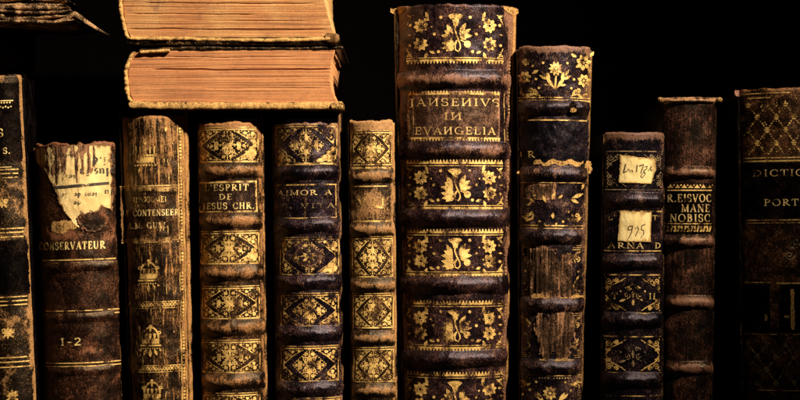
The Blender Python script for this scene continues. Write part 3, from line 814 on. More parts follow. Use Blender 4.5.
g = Tool(.5); g.text('I\u0418', 444, 461.5, 120, 7.2, 1.05); g.build(b, 'lettering', G_letter_dull, b.sp)
g = Tool(.5); g.text('EVA\u0418GELIA', 415, 496, 134.4, 7.4, 1.05); g.build(b, 'lettering', G_letter_dull, b.sp)
for x, sx in ((400, 1), (511, -1)):     # bared pale corners of the head
    b.patch('torn_edge', x - 7, x + 7, 5.5, 14, M_torn, .5, 2.4, 50 + int(x), fn=lambda XX, YY, x=x, sx=sx: np.minimum(YY - 5, 9.5 - np.hypot((XX - x + sx * 3), (YY - 5) * 1.3)), edge=.5)

# ---- torn black and purple book
L_torn = leather('black purple calf', (.012, .007, .011), (.052, .028, .036), (.30, .17, .10), 28, polish=(.95, .79, .96), bias=-.03, streak=.5, fine=.9, big=1.0, vstretch=.35, rough=.4, spec=.4)
M_navy = leather('blue black label', (.006, .005, .010), (.020, .013, .020), (.1, .07, .06), 38, polish=(.95, .79, .96), bias=-.12, streak=.8, vstretch=.3, fine=.8, rough=.42, spec=.25)
b = Book('leather_book', 'battered black-purple book with patches of leather torn off baring brown fibres', 517, 595, 48, 519, 585, 171, margin=3.5, rag=.8, headwear=.3, edgewear=.25, lump=1.2,
         spots=((553, 50, 34, 4, .3), (590, 165, 5, 12, .7), (545, 60, 16, 8, .2)))
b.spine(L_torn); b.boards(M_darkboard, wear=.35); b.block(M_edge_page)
for y, wr in ((108, .0), (174, .15), (237, .05), (305.5, .05), (368, .1), (432, 0)): b.band(y, L_torn, 7, 4.6, wear=wr)
b.patch('leather_label', 521, 590, 119.5, 165, M_navy, .2, 1.2, 54, edge=.3)
g = Tool(.42); cx = 555.5
for i in range(10): g.leaf(556 + 1.6 * math.cos(TAU * i / 10), 69 + 1.6 * math.sin(TAU * i / 10), -36 * i, 5.8, 2.9)
g.disc(556, 69, 1.3)
g.stroke([(556, 76), (555.6, 82), (555, 90)], 1.4, 2.2)
for sx in (-1, 1):
    for (x, y, a, L, W) in ((1, 89, 55, 15, 3.6), (6, 82, 78, 11, 3.6), (8, 80, 30, 9, 3.2), (10, 76, 62, 7, 2.8), (4, 86, 10, 7, 2.4)):
        g.leaf(555.5 + sx * x, y, a if sx > 0 else 180 - a, L, W)
    g.stroke([(555.5 + sx * 32, 88), (555.5 + sx * 33, 93), (555.5 + sx * 28, 96), (555.5 + sx * 21, 94), (555.5 + sx * 15, 96.3)], [1, 2.6, 3.6, 2.4, .8])
    g.spiral(555.5 + sx * 24, 91, 3.4, 1.1, 90, sx, 1.5); g.leaf(555.5 + sx * 17, 95, 60 if sx > 0 else 120, 7, 2.5)
    for x, y in ((16, 88), (18, 94.5), (22, 66), (12, 63), (19, 79)): g.disc(555.5 + sx * x, y + .3, 1.3, 8)
for x, y, r in ((584, 62, 8.2), (585, 80, 7), (526, 77.5, 6.6), (527, 62, 4)): g.flower(x, y, r, 7, .22, 10)
for x, y, a in ((591, 56, 60), (577, 57, 150), (533, 74, 30), (590, 72, 80)): g.leaf(x, y, a, 7, 3.4)
g.rule(520, 591, 97.8, 1.1); g.rule(520, 591, 100.6, 1.6); g.build(b, 'gilt_ornament', G_bright, b.sp)
g = Tool(.42); g.rule(523, 588, 120.4, 1.2); g.rule(521, 587, 171.3, 1.6); g.rule(521, 585, 183, .8); g.rule(521, 584, 226, 1.2); g.rule(521, 584, 228.7, 1.0); g.build(b, 'gilt_rule', G_mid, b.sp)
g = Tool(.5); g.text('R', 528.5, 535, 158, 6.4, 1.1); g.stroke([(522, 152), (522, 157)], 1); g.build(b, 'lettering', G_letter, b.sp)
b.patch('torn_edge', 536, 582, 160, 167, M_torn, .5, 2.6, 57, fn=lambda XX, YY: 2.3 - np.abs(YY - 163 + np.sin(XX * .4) * 1.2))
b.patch('torn_edge', 520, 588, 169, 177, M_torn, .6, 2.8, 58, fn=lambda XX, YY: 1.6 - np.abs(YY - 173))
b.patch('torn_edge', 583, 592, 158, 176, M_torn, .6, 2.2, 59, fn=lambda XX, YY: 3.4 - np.hypot((XX - 589) / 1.2, (YY - 167) / 2.5))
b.patch('bared_hide', 524, 556, 184, 200, M_fibre, .3, 2.5, 60)
g = Tool(.55)
for sx, x0 in ((1, 524), (-1, 582)):
    g.stroke([(x0, 217), (x0 + sx * 4, 221), (x0 + sx * 9, 219), (x0 + sx * 10, 214)], [1, 2.4, 2.2, .9]); g.spiral(x0 + sx * 5, 216, 3, 1.1, 90, sx, 1.3)
for (x, y, a, L, W) in ((572, 198, 20, 13, 4), (570, 199, -25, 10, 3.4), (582, 190, 70, 8, 3), (552, 200, 70, 9, 3.2), (546, 203, 110, 8, 3.2), (558, 199, 40, 6, 2.6), (536, 204, 140, 8, 3), (528, 206, 30, 7, 3), (553, 219, 90, 6, 4), (575, 222, 160, 9, 3), (530, 217, 60, 6, 2.5)):
    g.leaf(x, y, a, L, W)
for x, y in ((540, 222), (563, 222), (556, 224), (568, 212), (535, 196), (586, 205), (545, 225)): g.disc(x, y, 1.3, 8)
g.build(b, 'gilt_ornament', G_mid, b.sp)
def fn_f1(XX, YY): return np.minimum(np.minimum(XX - np.interp(YY, [248, 270, 300], [522, 528, 531]), np.interp(YY, [248, 262, 275, 300], [580, 573, 574, 581]) - XX), np.minimum(YY - 248.5, 298 - YY)) - 12 * sstep(.56, .66, fbm(XX * .11, YY * .05, 141, 3))
def rid(XX, YY): return (fbm(XX * .75, YY * .035, 91, 3, .6) - .5) * 2.6 * (YY < 9999)
def rid_f1(XX, YY): return rid(XX, YY)
b.patch('bared_hide', 522, 582, 248, 299, M_fibre, .9, 5.5, 61, fn=fn_f1, bulge=rid, lab='brown vertical fibres where the leather has torn off')
b.patch('torn_edge', 530, 582, 292, 303, M_torn, 1.1, 2.6, 62, fn=lambda XX, YY: 2.2 - np.abs(YY - 298.5 - 1.6 * np.sin(XX * .16)))
def fn_f2(XX, YY): return np.minimum(np.minimum(XX - np.interp(YY, [311, 330, 360], [537, 535, 541]), np.interp(YY, [311, 340, 360], [574, 575, 567]) - XX), np.minimum(YY - 312, 361 - YY)) - 12 * sstep(.57, .67, fbm(XX * .11, YY * .05, 149, 3))
b.patch('bared_hide', 534, 575, 312, 362, M_fibre, .9, 5.0, 63, fn=fn_f2, bulge=rid, lab='narrow strip of brown fibres where the leather has torn off')
b.patch('torn_edge', 542, 572, 356, 366, M_torn, 1.1, 2.4, 64, fn=lambda XX, YY: 2.0 - np.abs(YY - 361.5 - 1.2 * np.sin(XX * .22)))
g = Tool(.42)
for (yA, yB) in ((252, 292), (318, 352)):
    for sx, x0 in ((1, 523), (-1, 581)):
        for y, d in ((yA, 1), (yB, -1)):
            g.stroke([(x0, y), (x0 + sx * 4, y + d * 1.5), (x0 + sx * 8, y + d * 6), (x0 + sx * 6, y + d * 11)], [1.2, 2.2, 1.8, .7]); g.spiral(x0 + sx * 4, y + d * 7, 3, 1.1, 90, sx * d, 1.2)
            for j in range(3): g.stroke([(x0, y - d * (2 + 2 * j)), (x0 + sx * (9 - j), y - d * (2 + 2 * j))], .7)
        g.disc(x0 + sx * 3, (yA + yB) / 2, 1.2, 8); g.leaf(x0 + sx * 2, (yA + yB) / 2 + 4, -60 if sx > 0 else 240, 6, 2.4)
g.build(b, 'gilt_ornament', G_worn, b.sp)
g = Tool(.42); g.rule(521, 583, 376, .9)
for i in range(22): g.disc(523 + i * 2.8, 378.5, .8, 6)
g.build(b, 'gilt_rule', G_worn, b.sp)
g = Tool(.42); g.flower(550, 393.5, 7.2, 9, .26)
for sx in (-1, 1):
    g.leaf(551 + sx * 7, 404, 60 if sx > 0 else 120, 13, 4); g.leaf(551 + sx * 10, 400, 40 if sx > 0 else 140, 9, 3.4)
    g.stroke([(551 + sx * 32, 384), (551 + sx * 27, 382.5), (551 + sx * 22, 386), (551 + sx * 19, 384)], [.8, 2.6, 2.6, .8]); g.spiral(551 + sx * 26, 387, 3.2, 1.1, 90, -sx, 1.2)
    for x, y in ((14, 382.5), (20, 391), (27, 396)): g.disc(551 + sx * x, y, 1.3, 8)
g.build(b, 'gilt_ornament', G_bright, b.sp)
def fn_hole(XX, YY): return 4.3 - np.hypot((XX - 571) / .8, (YY - 106.5) / 1.3)
b.patch('torn_hole_shade', 566, 576, 100, 113, M_black, 4.9, 1.2, 65, fn=fn_hole)  # black patch painted for the shade inside the tear, no opening cut
b.patch('torn_edge', 567, 577, 108, 113, M_torn, 4.9, 1.4, 66, fn=lambda XX, YY: 2.4 - np.hypot((XX - 572) / 1.4, (YY - 110)))

# ---- book with two paper labels
L_lbl = leather('violet black morocco', (.008, .006, .009), (.023, .013, .023), (.20, .11, .065), 29, polish=(.95, .79, .96), bias=-.12, streak=.6, fine=.6, big=.6, vstretch=.2, rough=.36, spec=.4)
b = Book('leather_book', 'violet-black leather book bearing two small cream paper labels', 603, 668, 134, 601, 666, 181, rag=.8, headwear=.55, edgewear=.15, lump=.7, ang=46,
         spots=((635, 138, 30, 4, .25), (664, 205, 4, 60, .2)))
b.spine(L_lbl); b.boards(M_darkboard, wear=.1); b.block(M_edge_page)
for y, wr in ((200.5, .15), (262.5, .08), (321, .05), (381, .05), (436, 0)): b.band(y, L_lbl, 7.2, 4.6, wear=wr)
def brackets(g, x0, x1, y0, y1, w=.9):
    for sx, x in ((1, x0), (-1, x1)):
        for sy, y in ((1, y0), (-1, y1)):
            g.spiral(x + sx * 4, y + sy * 4.5, 3.4, 1.4, 0 if sx > 0 else 180, sx * sy, w); g.spiral(x + sx * 11, y + sy * 3, 2.4, 1.2, 180 if sx > 0 else 0, -sx * sy, w)
            g.spiral(x + sx * 3, y + sy * 11, 2.2, 1.1, 90 * sy, sx * sy, w)
            g.stroke([(x + sx * 20, y + sy * 1), (x + sx * 13, y + sy * 5.5), (x + sx * 6, y + sy * 9), (x + sx * 1, y + sy * 16)], w * .6, w)
            for dx, dy in ((1, 1), (16, 4), (8, 8), (1.5, 8), (5, 12)): g.disc(x + sx * dx, y + sy * dy, .75, 7)
g = Tool(.38); g.rule(606, 664, 151.5, .9); g.rule(606, 663, 190, 1.); brackets(g, 607, 663, 153, 188); g.build(b, 'gilt_ornament', G_faint, b.sp)
g = Tool(.38); g.rule(605, 663, 211.5, 1.1); g.rule(605, 662, 251.2, 1.2); g.rule(605, 662, 275.2, 1.2); g.rule(605, 662, 313.5, 1.2); g.rule(605, 662, 337, 1.2); g.rule(605, 662, 373.5, 1.2); g.rule(605, 662, 396.3, 1.1); g.build(b, 'gilt_rule', G_worn, b.sp)
for (y0, y1) in ((277, 312), (339, 372)):
    g = Tool(.38); brackets(g, 606, 661, y0, y1, 1.1); cy = (y0 + y1) / 2
    g.build(b, 'gilt_ornament', G_mid, b.sp)
    g = Tool(.38)
    for sx in (-1, 1):
        g.spiral(633 + sx * 6, cy + 1, 3.4, 1.3, 90, sx, .9); g.spiral(633 + sx * 4, cy - 6, 2.4, 1.2, 0, -sx, .8); g.leaf(633 + sx * 7, cy + 5, -20 if sx > 0 else 200, 7, 2.4); g.disc(633 + sx * 12, cy - 3, 1, 7)
        for j in range(5): g.disc(633 + sx * j * 1.8, cy - 10 + j * .9, .6, 6)
    g.leaf(633, cy + 3, 90, 9, 3); g.leaf(633, cy + 5, -90, 7, 3); g.build(b, 'gilt_ornament', G_faint if y0 > 300 else G_worn, b.sp)
g = Tool(.4); g.text("L'", 609.5, 616, 220.5, 5.4, 1.); g.text("T'", 653, 661, 220.5, 5.2, 1.); g.build(b, 'lettering', G_letter_worn, b.sp)
g = Tool(.4); g.text('ARNA', 609, 643.5, 248.6, 5.6, .95); g.text('D', 655.5, 661.5, 248.6, 5.8, 1.); g.build(b, 'lettering', G_letter_worn, b.sp)
g = Tool(.4); g.text('T', 612.5, 618, 299.5, 6, 1.); g.text('II', 649, 655.5, 299.5, 6, 1.); g.build(b, 'lettering', G_letter_worn, b.sp)
def poly_fn(pts):
    P = [Vector(p) for p in pts]
    def fn(XX, YY):
        d = np.full(XX.shape, 1e9)
        for i in range(len(P)):
            a, c = P[i], P[(i + 1) % len(P)]; e = (c - a).normalized()
            d = np.minimum(d, (-(XX - a.x) * e.y + (YY - a.y) * e.x))
        return d
    return fn
p1 = b.patch('paper_label', 617, 656, 153, 187, M_label_paper, .6, .8, 71, fn=poly_fn([(620, 155), (640, 157), (654.5, 158.5), (656, 170), (651.5, 184.5), (619, 183.5)]), lab='upper cream paper label with torn edges and brown handwriting', bulge=lambda x, y: .4 + .4 * (fbm(x * .1, y * .1, 3, 3) - .5) + 1.6 * sstep(648, 656, x) * sstep(176, 164, y))
p2 = b.patch('paper_label', 616, 652, 209, 245, M_label_paper, .6, .35, 72, fn=poly_fn([(620, 211.5), (652, 212), (650.5, 242.5), (618, 242)]), lab='lower square cream paper label with a handwritten number', bulge=lambda x, y: .4 + .4 * (fbm(x * .1, y * .1, 5, 3) - .5) + 1.8 * sstep(640, 652, x) * sstep(232, 243, y))
for lab_ in (p1, p2):
    so = lab_.modifiers.new('thickness', 'SOLIDIFY'); so.thickness = .5 * S; so.offset = -1
g = Tool(1.5)
g.stroke([(624, 173), (626, 164), (624.5, 172.5), (627, 171.5), (629, 169), (630.5, 171.5), (632, 169.5), (633, 172)], .9, .7)
g.stroke([(637, 165), (636.5, 172)], .8); g.stroke([(639, 166), (643.5, 164.5), (640.5, 173.5)], .9); g.stroke([(644.5, 167), (647, 166), (646.5, 169), (643.5, 170.5), (645, 174), (642, 178), (640.5, 176), (643.5, 172)], .8); g.stroke([(648, 171), (650, 168), (651.5, 171), (653, 169.5)], .8)
g.disc(651, 167, .8, 7); g.build(b, 'handwriting', plain('brown ink', (.11, .065, .03), .7, 4), p1)
g = Tool(1.5)
g.stroke([(632.5, 226), (629, 226.5), (628.5, 230), (632, 229.5), (632.8, 226), (631.5, 233), (628.5, 239)], .9, .7)
g.stroke([(635.5, 228.5), (637.5, 226), (638.5, 229.5), (635.5, 236)], .75); g.stroke([(645, 224.5), (641.5, 225.5), (641, 229.5), (643.5, 230.5), (643.5, 234.5), (640.5, 238)], .85, .6)
g.build(b, 'handwriting', plain('grey brown ink', (.15, .09, .045), .7, 5), p2)

# ---- brown book with projecting head cap
L_psal = leather('dull brown sheep', (.012, .007, .006), (.095, .038, .026), (.28, .13, .075), 30, bias=.06, streak=.9, fine=.6, big=.6, vstretch=.09, rough=.42)
b = Book('leather_book', 'dull brown book with knobbed head cap and black panel of gold capitals', 663, 720, 102, 666, 716, 191, margin=2, rag=.4, headwear=-.3, edgewear=-.3, lump=.7, ang=50, yoff=3)
b.spine(L_psal); b.boards(M_darkboard, wear=-.2); b.block(M_edge_page)
L_psal_band = leather('polished brown sheep', (.02, .011, .010), (.09, .042, .030), (.30, .15, .09), 31, bias=.10, streak=.6, fine=.5, vstretch=.2, rough=.34, spec=.7)
for y, wr, h in ((172.5, .2, 5.5), (241.5, .15, 6), (303, .3, 6.2), (369, .3, 6.2), (430, .2, 6)): b.band(y, L_psal_band, h, 4.6, wear=wr, amax=.97)
b.band(100.5, leather('knobbed head cap leather', (.05, .026, .018), (.15, .08, .045), (.55, .33, .17), 32, bias=.2), 2.6, 3.2, wear=.1, amax=1.08).name = 'head_cap'
for sx in (-1, 1):   # knobs of the endband at either side
    k = []; fk = []
    nr = 7; ns = 10
    for i in range(nr):
        for j in range(ns):
            th = math.pi * i / (nr - 1); ph = TAU * j / ns
            k.append((sx * 29.5 * S + 3.4 * S * math.sin(th) * math.cos(ph), 9 * S + 3.8 * S * math.sin(th) * math.sin(ph), (SHELF - 99.5) * S + 3 * S * math.cos(th)))
    mesh('endband_knob', k, grid_faces(nr, ns, close_u=True), M_torn, b.root, attr=np.zeros(len(k)))
b.patch('leather_label', 668, 714, 183, 235, M_black, .18, .3, 81)
g = Tool(.42); g.rule(669, 713, 190.3, 1.1); g.rule(669, 713, 223.8, 1.1)
for i in range(7):
    x = 672 + i * 6.4; g.fan([(x - 2.9, 188), (x + 2.9, 188), (x + 1.4, 186.3), (x, 184.2), (x - 1.4, 186.3)]); g.disc(x + 3.2, 185.2, .8, 7)
    g.stroke([(x - 2.8, 226), (x - 1.5, 231.5)], 2.2, 1.); g.stroke([(x + 1.6, 226), (x, 232)], 2.4, 1.); g.disc(x - 3, 231, .9, 7)
g.build(b, 'gilt_ornament', G_bright, b.sp)
g = Tool(.45); g.text('R.EISVOC', 669, 712, 202, 7.8, .95); g.build(b, 'lettering', G_letter_worn, b.sp)
g = Tool(.45); g.text('MANE', 682, 710.5, 212, 7.6, .95); g.build(b, 'lettering', G_letter_worn, b.sp)
g = Tool(.45); g.text('NOBISC', 672, 711, 221.8, 7.4, .95) if 'B' in GL else None
GL['B'] = (.68, _V(.16) + _A(.2, .75, .3, .22, -90, 90) + _A(.2, .28, .36, .26, -90, 90))
g.text('NOBISC', 671, 711, 221.8, 7.6, .95); g.build(b, 'lettering', G_letter_worn, b.sp)

# ---- brown diapered book at the right edge
L_dia = leather('warm brown diapered calf', (.016, .008, .005), (.15, .062, .028), (.42, .21, .09), 34, bias=.03, streak=.4, fine=.9, big=.7, vstretch=.5, rough=.42)
b = Book('leather_book', 'warm brown book cut off by the right edge, gold dotted trellis above black title panel', 741, 862, 90, 745, 866, 201, margin=4, rag=.6, headwear=.15, edgewear=-.1, lump=.8, yoff=2, spots=((744, 91, 5, 4, .6),))
b.spine(L_dia); b.boards(M_darkboard, wear=.0); b.block(M_edge_page)
b.patch('leather_label', 747, 858, 163, 219, M_black, .16, .4, 84)
b.patch('leather_label', 748, 772, 285, 333.5, M_black, .16, .5, 85); b.patch('leather_label', 780, 858, 285, 333.5, M_black, .16, .5, 86)
b.patch('torn_edge', 791, 795, 289, 331, M_torn, .4, .8, 87); b.patch('torn_edge', 767, 770, 315, 322, M_torn, .4, .9, 88); b.patch('torn_edge', 785, 790, 316, 319, M_torn, .4, .9, 89)
b.patch('torn_edge', 740, 749, 88.5, 94, leather('pinkish torn corner', (.12, .05, .035), (.30, .13, .09), (.6, .34, .24), 58, bias=.2), .6, 1.2, 90, fn=lambda XX, YY: np.minimum(YY - 88, 4.2 - np.hypot((XX - 744.5) / 1.1, YY - 91)), edge=.6)
def diaper(y0, y1, mat, dens):
    g = Tool(.4); n = 0
    for i in range(-3, 12):
        for j in range(0, 5):
            x = 752 + i * 17.; y = y0 + 7 + j * 13.
            xs = x + (8.5 if j % 2 else 0)
            if y > y1 - 3 or not 748 < xs < 857: continue
            g.leaf(xs, y, 90, 3.4, 2); g.leaf(xs, y, -90, 3.4, 2); g.leaf(xs, y, 0, 3, 1.8); g.leaf(xs, y, 180, 3, 1.8)
            for sx in (-1, 1):
                for q in range(1, 6):
                    xx, yy = xs + sx * 8.5 * q / 6, y + 13. * q / 6
                    if yy < y1 - 1 and 748 < xx < 857: g.disc(xx, yy, .75 if q != 3 else 1.1, 6)
    for _ in range(dens):
        g.disc(random.uniform(750, 856), random.uniform(y0 + 1, y1 - 1), random.uniform(.35, .8), 5)
    g.build(b, 'gilt_ornament', mat, b.sp)
diaper(97, 155, G_mid, 90); diaper(338, 390, G_faint, 60)
g = Tool(.42); g.rule(748, 858, 158, 1.1); g.rule(748, 858, 161.2, 1.5); g.rule(746, 790, 93, 1.0); g.rule(752, 772, 97.5, 1.); g.build(b, 'gilt_rule', G_bright, b.sp)
g = Tool(.42); g.rule(749, 859, 220.6, .9); g.rule(749, 859, 223.4, .7); g.rule(750, 772, 283.3, 1.); g.rule(778, 860, 284, 1.2); g.rule(750, 860, 335.3, .9); g.rule(760, 860, 391.5, 1.1); g.build(b, 'gilt_rule', G_mid, b.sp)
g = Tool(.45); g.text('DICTIONAIRE', 756, 849, 176.5, 6.6, .92); g.build(b, 'lettering', G_letter_worn, b.sp)
g = Tool(.45); g.text('PORTATIVE', 766, 838, 206.2, 6.6, 1.); g.build(b, 'lettering', G_letter, b.sp)
g = Tool(.4)
for i in range(3): g.flower(795 + i * 24, 245 + (i % 2) * 8, 6, 6, .3); g.spiral(790 + i * 24, 256, 5, 1.3, 0, 1, 1.)
g.build(b, 'gilt_ornament', G_faint, b.sp)

# =================================================================== LYING BOOKS
PG1 = pages('aged page edges upper', (.50, .205, .075), (.52, .27, .105), (.12, .055, .03), 51, (.68, .43, .17))
PG2 = pages('aged page edges lower', (.50, .20, .082), (.54, .235, .096), (.18, .075, .035), 52, (.60, .29, .115))
def slab(name, x0, x1, ya, yb, front, mat, root, seed, back=250, wear=.4, sag=None, amp=1.2, pal=0):
    """a board lying flat, front edge worn and ragged, in layout units"""
    xs = np.arange(x0, x1 + .1, 1.2); rows = []; wr = []
    for x in xs:
        n1 = float(fbm(x * .06, 1.1, seed, 4) - .5) * amp; n2 = float(fbm(x * .09, 5.1, seed + 3, 4) - .5) * amp; n3 = float(fbm(x * .11, 9.1, seed + 6, 4) - .5) * amp * 2.2
        e = min(1, min(x - x0, x1 - x) / 4 + .35)
        yc = (ya + yb) / 2 + (sag(x) if sag else 0); hh = (yb - ya) / 2 * e ** .5
        a, bb = yc - hh + n1, yc + hh + n2
        pr = [(back, a)]
        for th in np.linspace(90, -90, 9):
            t = math.radians(th); pr.append((front + n3 + 2.2 - 2.4 * math.cos(t) ** .6 if abs(th) < 89 else front + n3 + 2.2, (a + bb) / 2 - (bb - a) / 2 * math.sin(t)))
        pr.append((back, bb))
        rows.append([(x, d, y) for d, y in pr]); wr.append([pal] + [wear * (1 - abs(i - 4) / 7) + pal for i in range(9)] + [pal])
    R = np.array(rows); W = np.array(wr)
    c0 = R[0].mean(0)[None, None].repeat(R.shape[1], 1); c1 = R[-1].mean(0)[None, None].repeat(R.shape[1], 1)
    c0[..., 1] = R[0][:, 1]; c1[..., 1] = R[-1][:, 1]
    R = np.concatenate([c0, R, c1]); W = np.concatenate([W[:1], W, W[-1:]])
    P = to_local(R.reshape(-1, 3), root)
    return mesh(name, P, grid_faces(R.shape[0], R.shape[1], close_u=True), mat, root, attr=W.ravel())
def to_local(A, root):
    A = np.asarray(A, float)
    P = np.stack([X(A[:, 0]), A[:, 1] * S, Z(A[:, 2])], -1)
    return P - np.array(root.location)
def leaves(name, yt, yb, xl, xr, front, mat, root, seed, back=245, grooves=()):
    ys = np.arange(yt, yb + .01, .42); ts = np.linspace(0, 1, 150)
    Tt, Y = np.meshgrid(ts, ys)
    XL, XR = xl(Y), xr(Y)
    XR = XR + (vnoise(Y * 1.6, Y * 0, seed + 4) - .5) * .8
    Xx = XL + (XR - XL) * Tt
    warp = Y + (fbm(Xx * .008, Y * .03, seed + 9, 2) - .5) * 4
    dsp = (fbm(Xx * .004, warp * .45, seed, 4, .6) - .5) * .9 + (vnoise(Xx * .012, warp * 2.3, seed + 2) - .5) * .5
    for (gy, gw, gd, ga, gb) in grooves:
        wob = gy + (fbm(Xx * .03, Xx * 0, seed + 33, 3) - .5) * 2.
        dsp = dsp + gd * np.exp(-((Y - wob) / gw) ** 2) * sstep(ga, ga + 15, Xx) * (1 - sstep(gb - 15, gb, Xx)) 
    F = np.stack([Xx, front + dsp, Y], -1)
    w = .55 * sstep(yb - 3.5, yb, Y) * (fbm(Xx * .03, Y * 0, seed + 60, 3) > .3) + .5 * sstep(.975, 1., Tt) + .4 * (1 - sstep(0., .02, Tt))
    rows = [np.stack([F[:, 0, 0], np.full(len(ys), back), F[:, 0, 2]], -1)[:, None], F, np.stack([F[:, -1, 0], np.full(len(ys), back), F[:, -1, 2]], -1)[:, None]]
    A = np.concatenate(rows, 1); W = np.concatenate([w[:, :1], w, w[:, -1:]], 1)
    n = A.shape[1]
    P = to_local(A.reshape(-1, 3), root)
    return mesh(name, P, grid_faces(len(ys), n), mat, root, attr=W.ravel())
def spine_shell(root, yt, yb, xout, th, front, mat, seed, back=240, amp=1.2):
    th = th * .8
    ys = np.arange(yt, yb + .01, .9); rows = []; wr = []
    for y in ys:
        n = float(fbm(y * .10, 2.2, seed, 3) - .5) * amp * 2.2; n3 = float(fbm(y * .3, 7.2, seed + 4, 4) - .5) * 4
        xo = xout(y) + n; tk = th * (.8 + .7 * float(fbm(y * .2, 4.4, seed + 8, 3)))
        pr = [(xo, back)] + [(xo + tk / 2 - tk / 2 * math.cos(t), front + n3 + 1.6 - 1.8 * math.sin(t)) for t in np.linspace(0, math.pi, 7)] + [(xo + tk, back)]
        rows.append([(x, d, y) for x, d in pr]); wr.append([0.1] + [.4] * 7 + [.1])
    R = np.array(rows); W = np.array(wr)
    return mesh('spine', to_local(R.reshape(-1, 3), root), grid_faces(R.shape[0], R.shape[1], flip=True, close_u=True), mat, root, attr=W.ravel())
FR = 0.0
gname = 'old books lying flat on the standing row'
r2 = empty('leather_book', (X(235), 0, Z(110.2))); tag(r2, 'lower of the two flat-lying books, orange-brown page edges facing forward', 'book', gname)
M_yellow = leather('rubbed yellow board edge', (.07, .03, .011), (.30, .15, .05), (.86, .56, .20), 55, bias=.02, streak=.4, fine=.9, big=.8, vstretch=.6, rough=.75, spec=.2)
slab('board', 129, 343.5, 102.3, 109.6, FR - 5, M_yellow, r2, 201, wear=.45, sag=lambda x: (-.9 * sstep(320, 343, x) + 1.2 * (1 - sstep(128, 165, x)) * -1), amp=1.6)
slab('board', 139, 343, 46.2, 50.6, FR - 1, M_darkboard, r2, 203, wear=.12, sag=lambda x: 2.6 * (1 - sstep(140, 185, x)) - .6 * sstep(300, 340, x), amp=1.3)
leaves('page_block', 50.2, 104., lambda y: np.interp(y, [50, 54, 62, 72, 84, 94, 104], [143, 134, 130, 128, 128, 130, 134]),
       lambda y: np.interp(y, [50, 54, 58, 66, 76, 84, 90, 96, 100, 104], [335, 334.5, 333, 331.5, 330.6, 330.8, 332, 334.5, 337, 340]), FR, PG2, r2, 205, grooves=((69.5, .5, 2.8, 150, 334), (57, .4, .8, 128, 300), (88, .4, .8, 200, 330)))
spine_shell(r2, 52, 106, lambda y: np.interp(y, [52, 56, 62, 70, 80, 90, 98, 106], [131, 128.5, 126, 124.2, 123.8, 124.8, 127, 131]), 4.6, FR - 3, M_yellow, 207)
slab('torn_turn_in', 140, 170, 50.0, 53.2, FR - 5, M_yellow, r2, 208, wear=.7, back=60, amp=2., sag=lambda x: -.04 * (x - 150)).name = 'torn_turn_in'
kn = slab('board_corner', 331, 344, 102.5, 110, FR - 7, M_yellow, r2, 209, wear=.3, back=30, amp=1.5)

r1 = empty('leather_book', (X(232), 0, Z(45.6))); tag(r1, 'upper of the two flat-lying books, streaked tan page edges facing forward', 'book', gname)
slab('board', 127, 339, 37.2, 45.4, FR - 3, leather('dark board with rubbed upper edge', (.012, .007, .005), (.03, .017, .011), (.5, .3, .11), 56, bias=-.02, streak=.6, fine=.9, big=.9, vstretch=.5), r1, 211, wear=.1, amp=1.4)
slab('board_edge', 130, 337, 37.6, 41.4, FR - 5, M_yellow, r1, 213, wear=.5, back=60, amp=1.8, sag=lambda x: .8 * np.sin(x * .03)).name = 'rubbed_board_edge'
leaves('page_block', -60, 37.6, lambda y: np.interp(y, [-60, -20, 0, 10, 20, 30, 38], [126, 123, 122.5, 123, 124.5, 127, 131]),
       lambda y: np.interp(y, [-60, -40, -20, 0, 8, 16, 24, 30, 38], [334, 328, 325, 325.5, 327, 329, 331.5, 333.5, 337]), FR, PG1, r1, 215, grooves=((29, .45, 1.6, 124, 330), (14, .5, 1., 125, 260), (20, .4, .8, 180, 330), (3, .5, 1.2, 140, 320)))
spine_shell(r1, -62, 42, lambda y: np.interp(y, [-60, -20, 0, 10, 20, 30, 42], [120, 117.5, 118.2, 119.3, 121, 123.2, 127]), 4.4, FR - 3, M_yellow, 217)
slab('board', 128, 340, -68, -60, FR - 3, M_darkboard, r1, 219, wear=.2)
slab('board_corner', 325, 339.5, 33, 43, FR - 6, M_darkboard, r1, 221, wear=.5, back=40, amp=2.6, sag=lambda x: -2.5 * sstep(325, 339, x) * 0)

# ---- tattered book lying at the upper left
rt = empty('tattered_book', (X(0), 0, Z(75.2))); tag(rt, 'tattered book lying at the upper left, frayed dark leaves and one curled leaf', 'book')
M_frag = leather('frayed dusty leaves', (.06, .034, .02), (.24, .14, .075), (.66, .44, .23), 57, bias=.10, streak=.3, fine=.9, big=1.1, vstretch=2.5, rough=.85, spec=.15)
slab('lower_board', -60, 14, 64, 75.2, 75, M_darkboard, rt, 231, wear=-.2, amp=1.)
def leaf_sheet(name, x0, x1, yf, th, front, seed, mat, back=160, amp=3.):
    xs = np.arange(x0, x1 + .1, 1.0); rows = []; wr = []
    for x in xs:
        e = float(np.clip((x1 - x) / 14, .12, 1)) ** .6
        y = yf(x) + float(fbm(x * .05, seed * 1.3, seed, 4) - .5) * amp; t = th * e * (.6 + .8 * float(fbm(x * .12, 3.3, seed + 5, 3)))
        d = front + float(fbm(x * .1, 6.6, seed + 7, 4) - .5) * 9
        rows.append([(x, back, y - t / 2), (x, d + 1.2, y - t / 2), (x, d, y - t * .2), (x, d, y + t * .2), (x, d + 1.2, y + t / 2), (x, back, y + t / 2)])
        wr.append([0, .1, .15, .15, .1, 0])
    R = np.array(rows)
    c1 = R[-1].copy(); c1[:, 2] = c1[:, 2].mean(); c1[:, 0] += .6
    R = np.concatenate([R, c1[None]]); W = np.array(wr + [wr[-1]])
    return mesh(name, to_local(R.reshape(-1, 3), rt), grid_faces(R.shape[0], 6, close_u=True), mat, rt, attr=W.ravel())
M_inner = plain('dark inner leaves', (.012, .007, .005), .9, 6, .1)
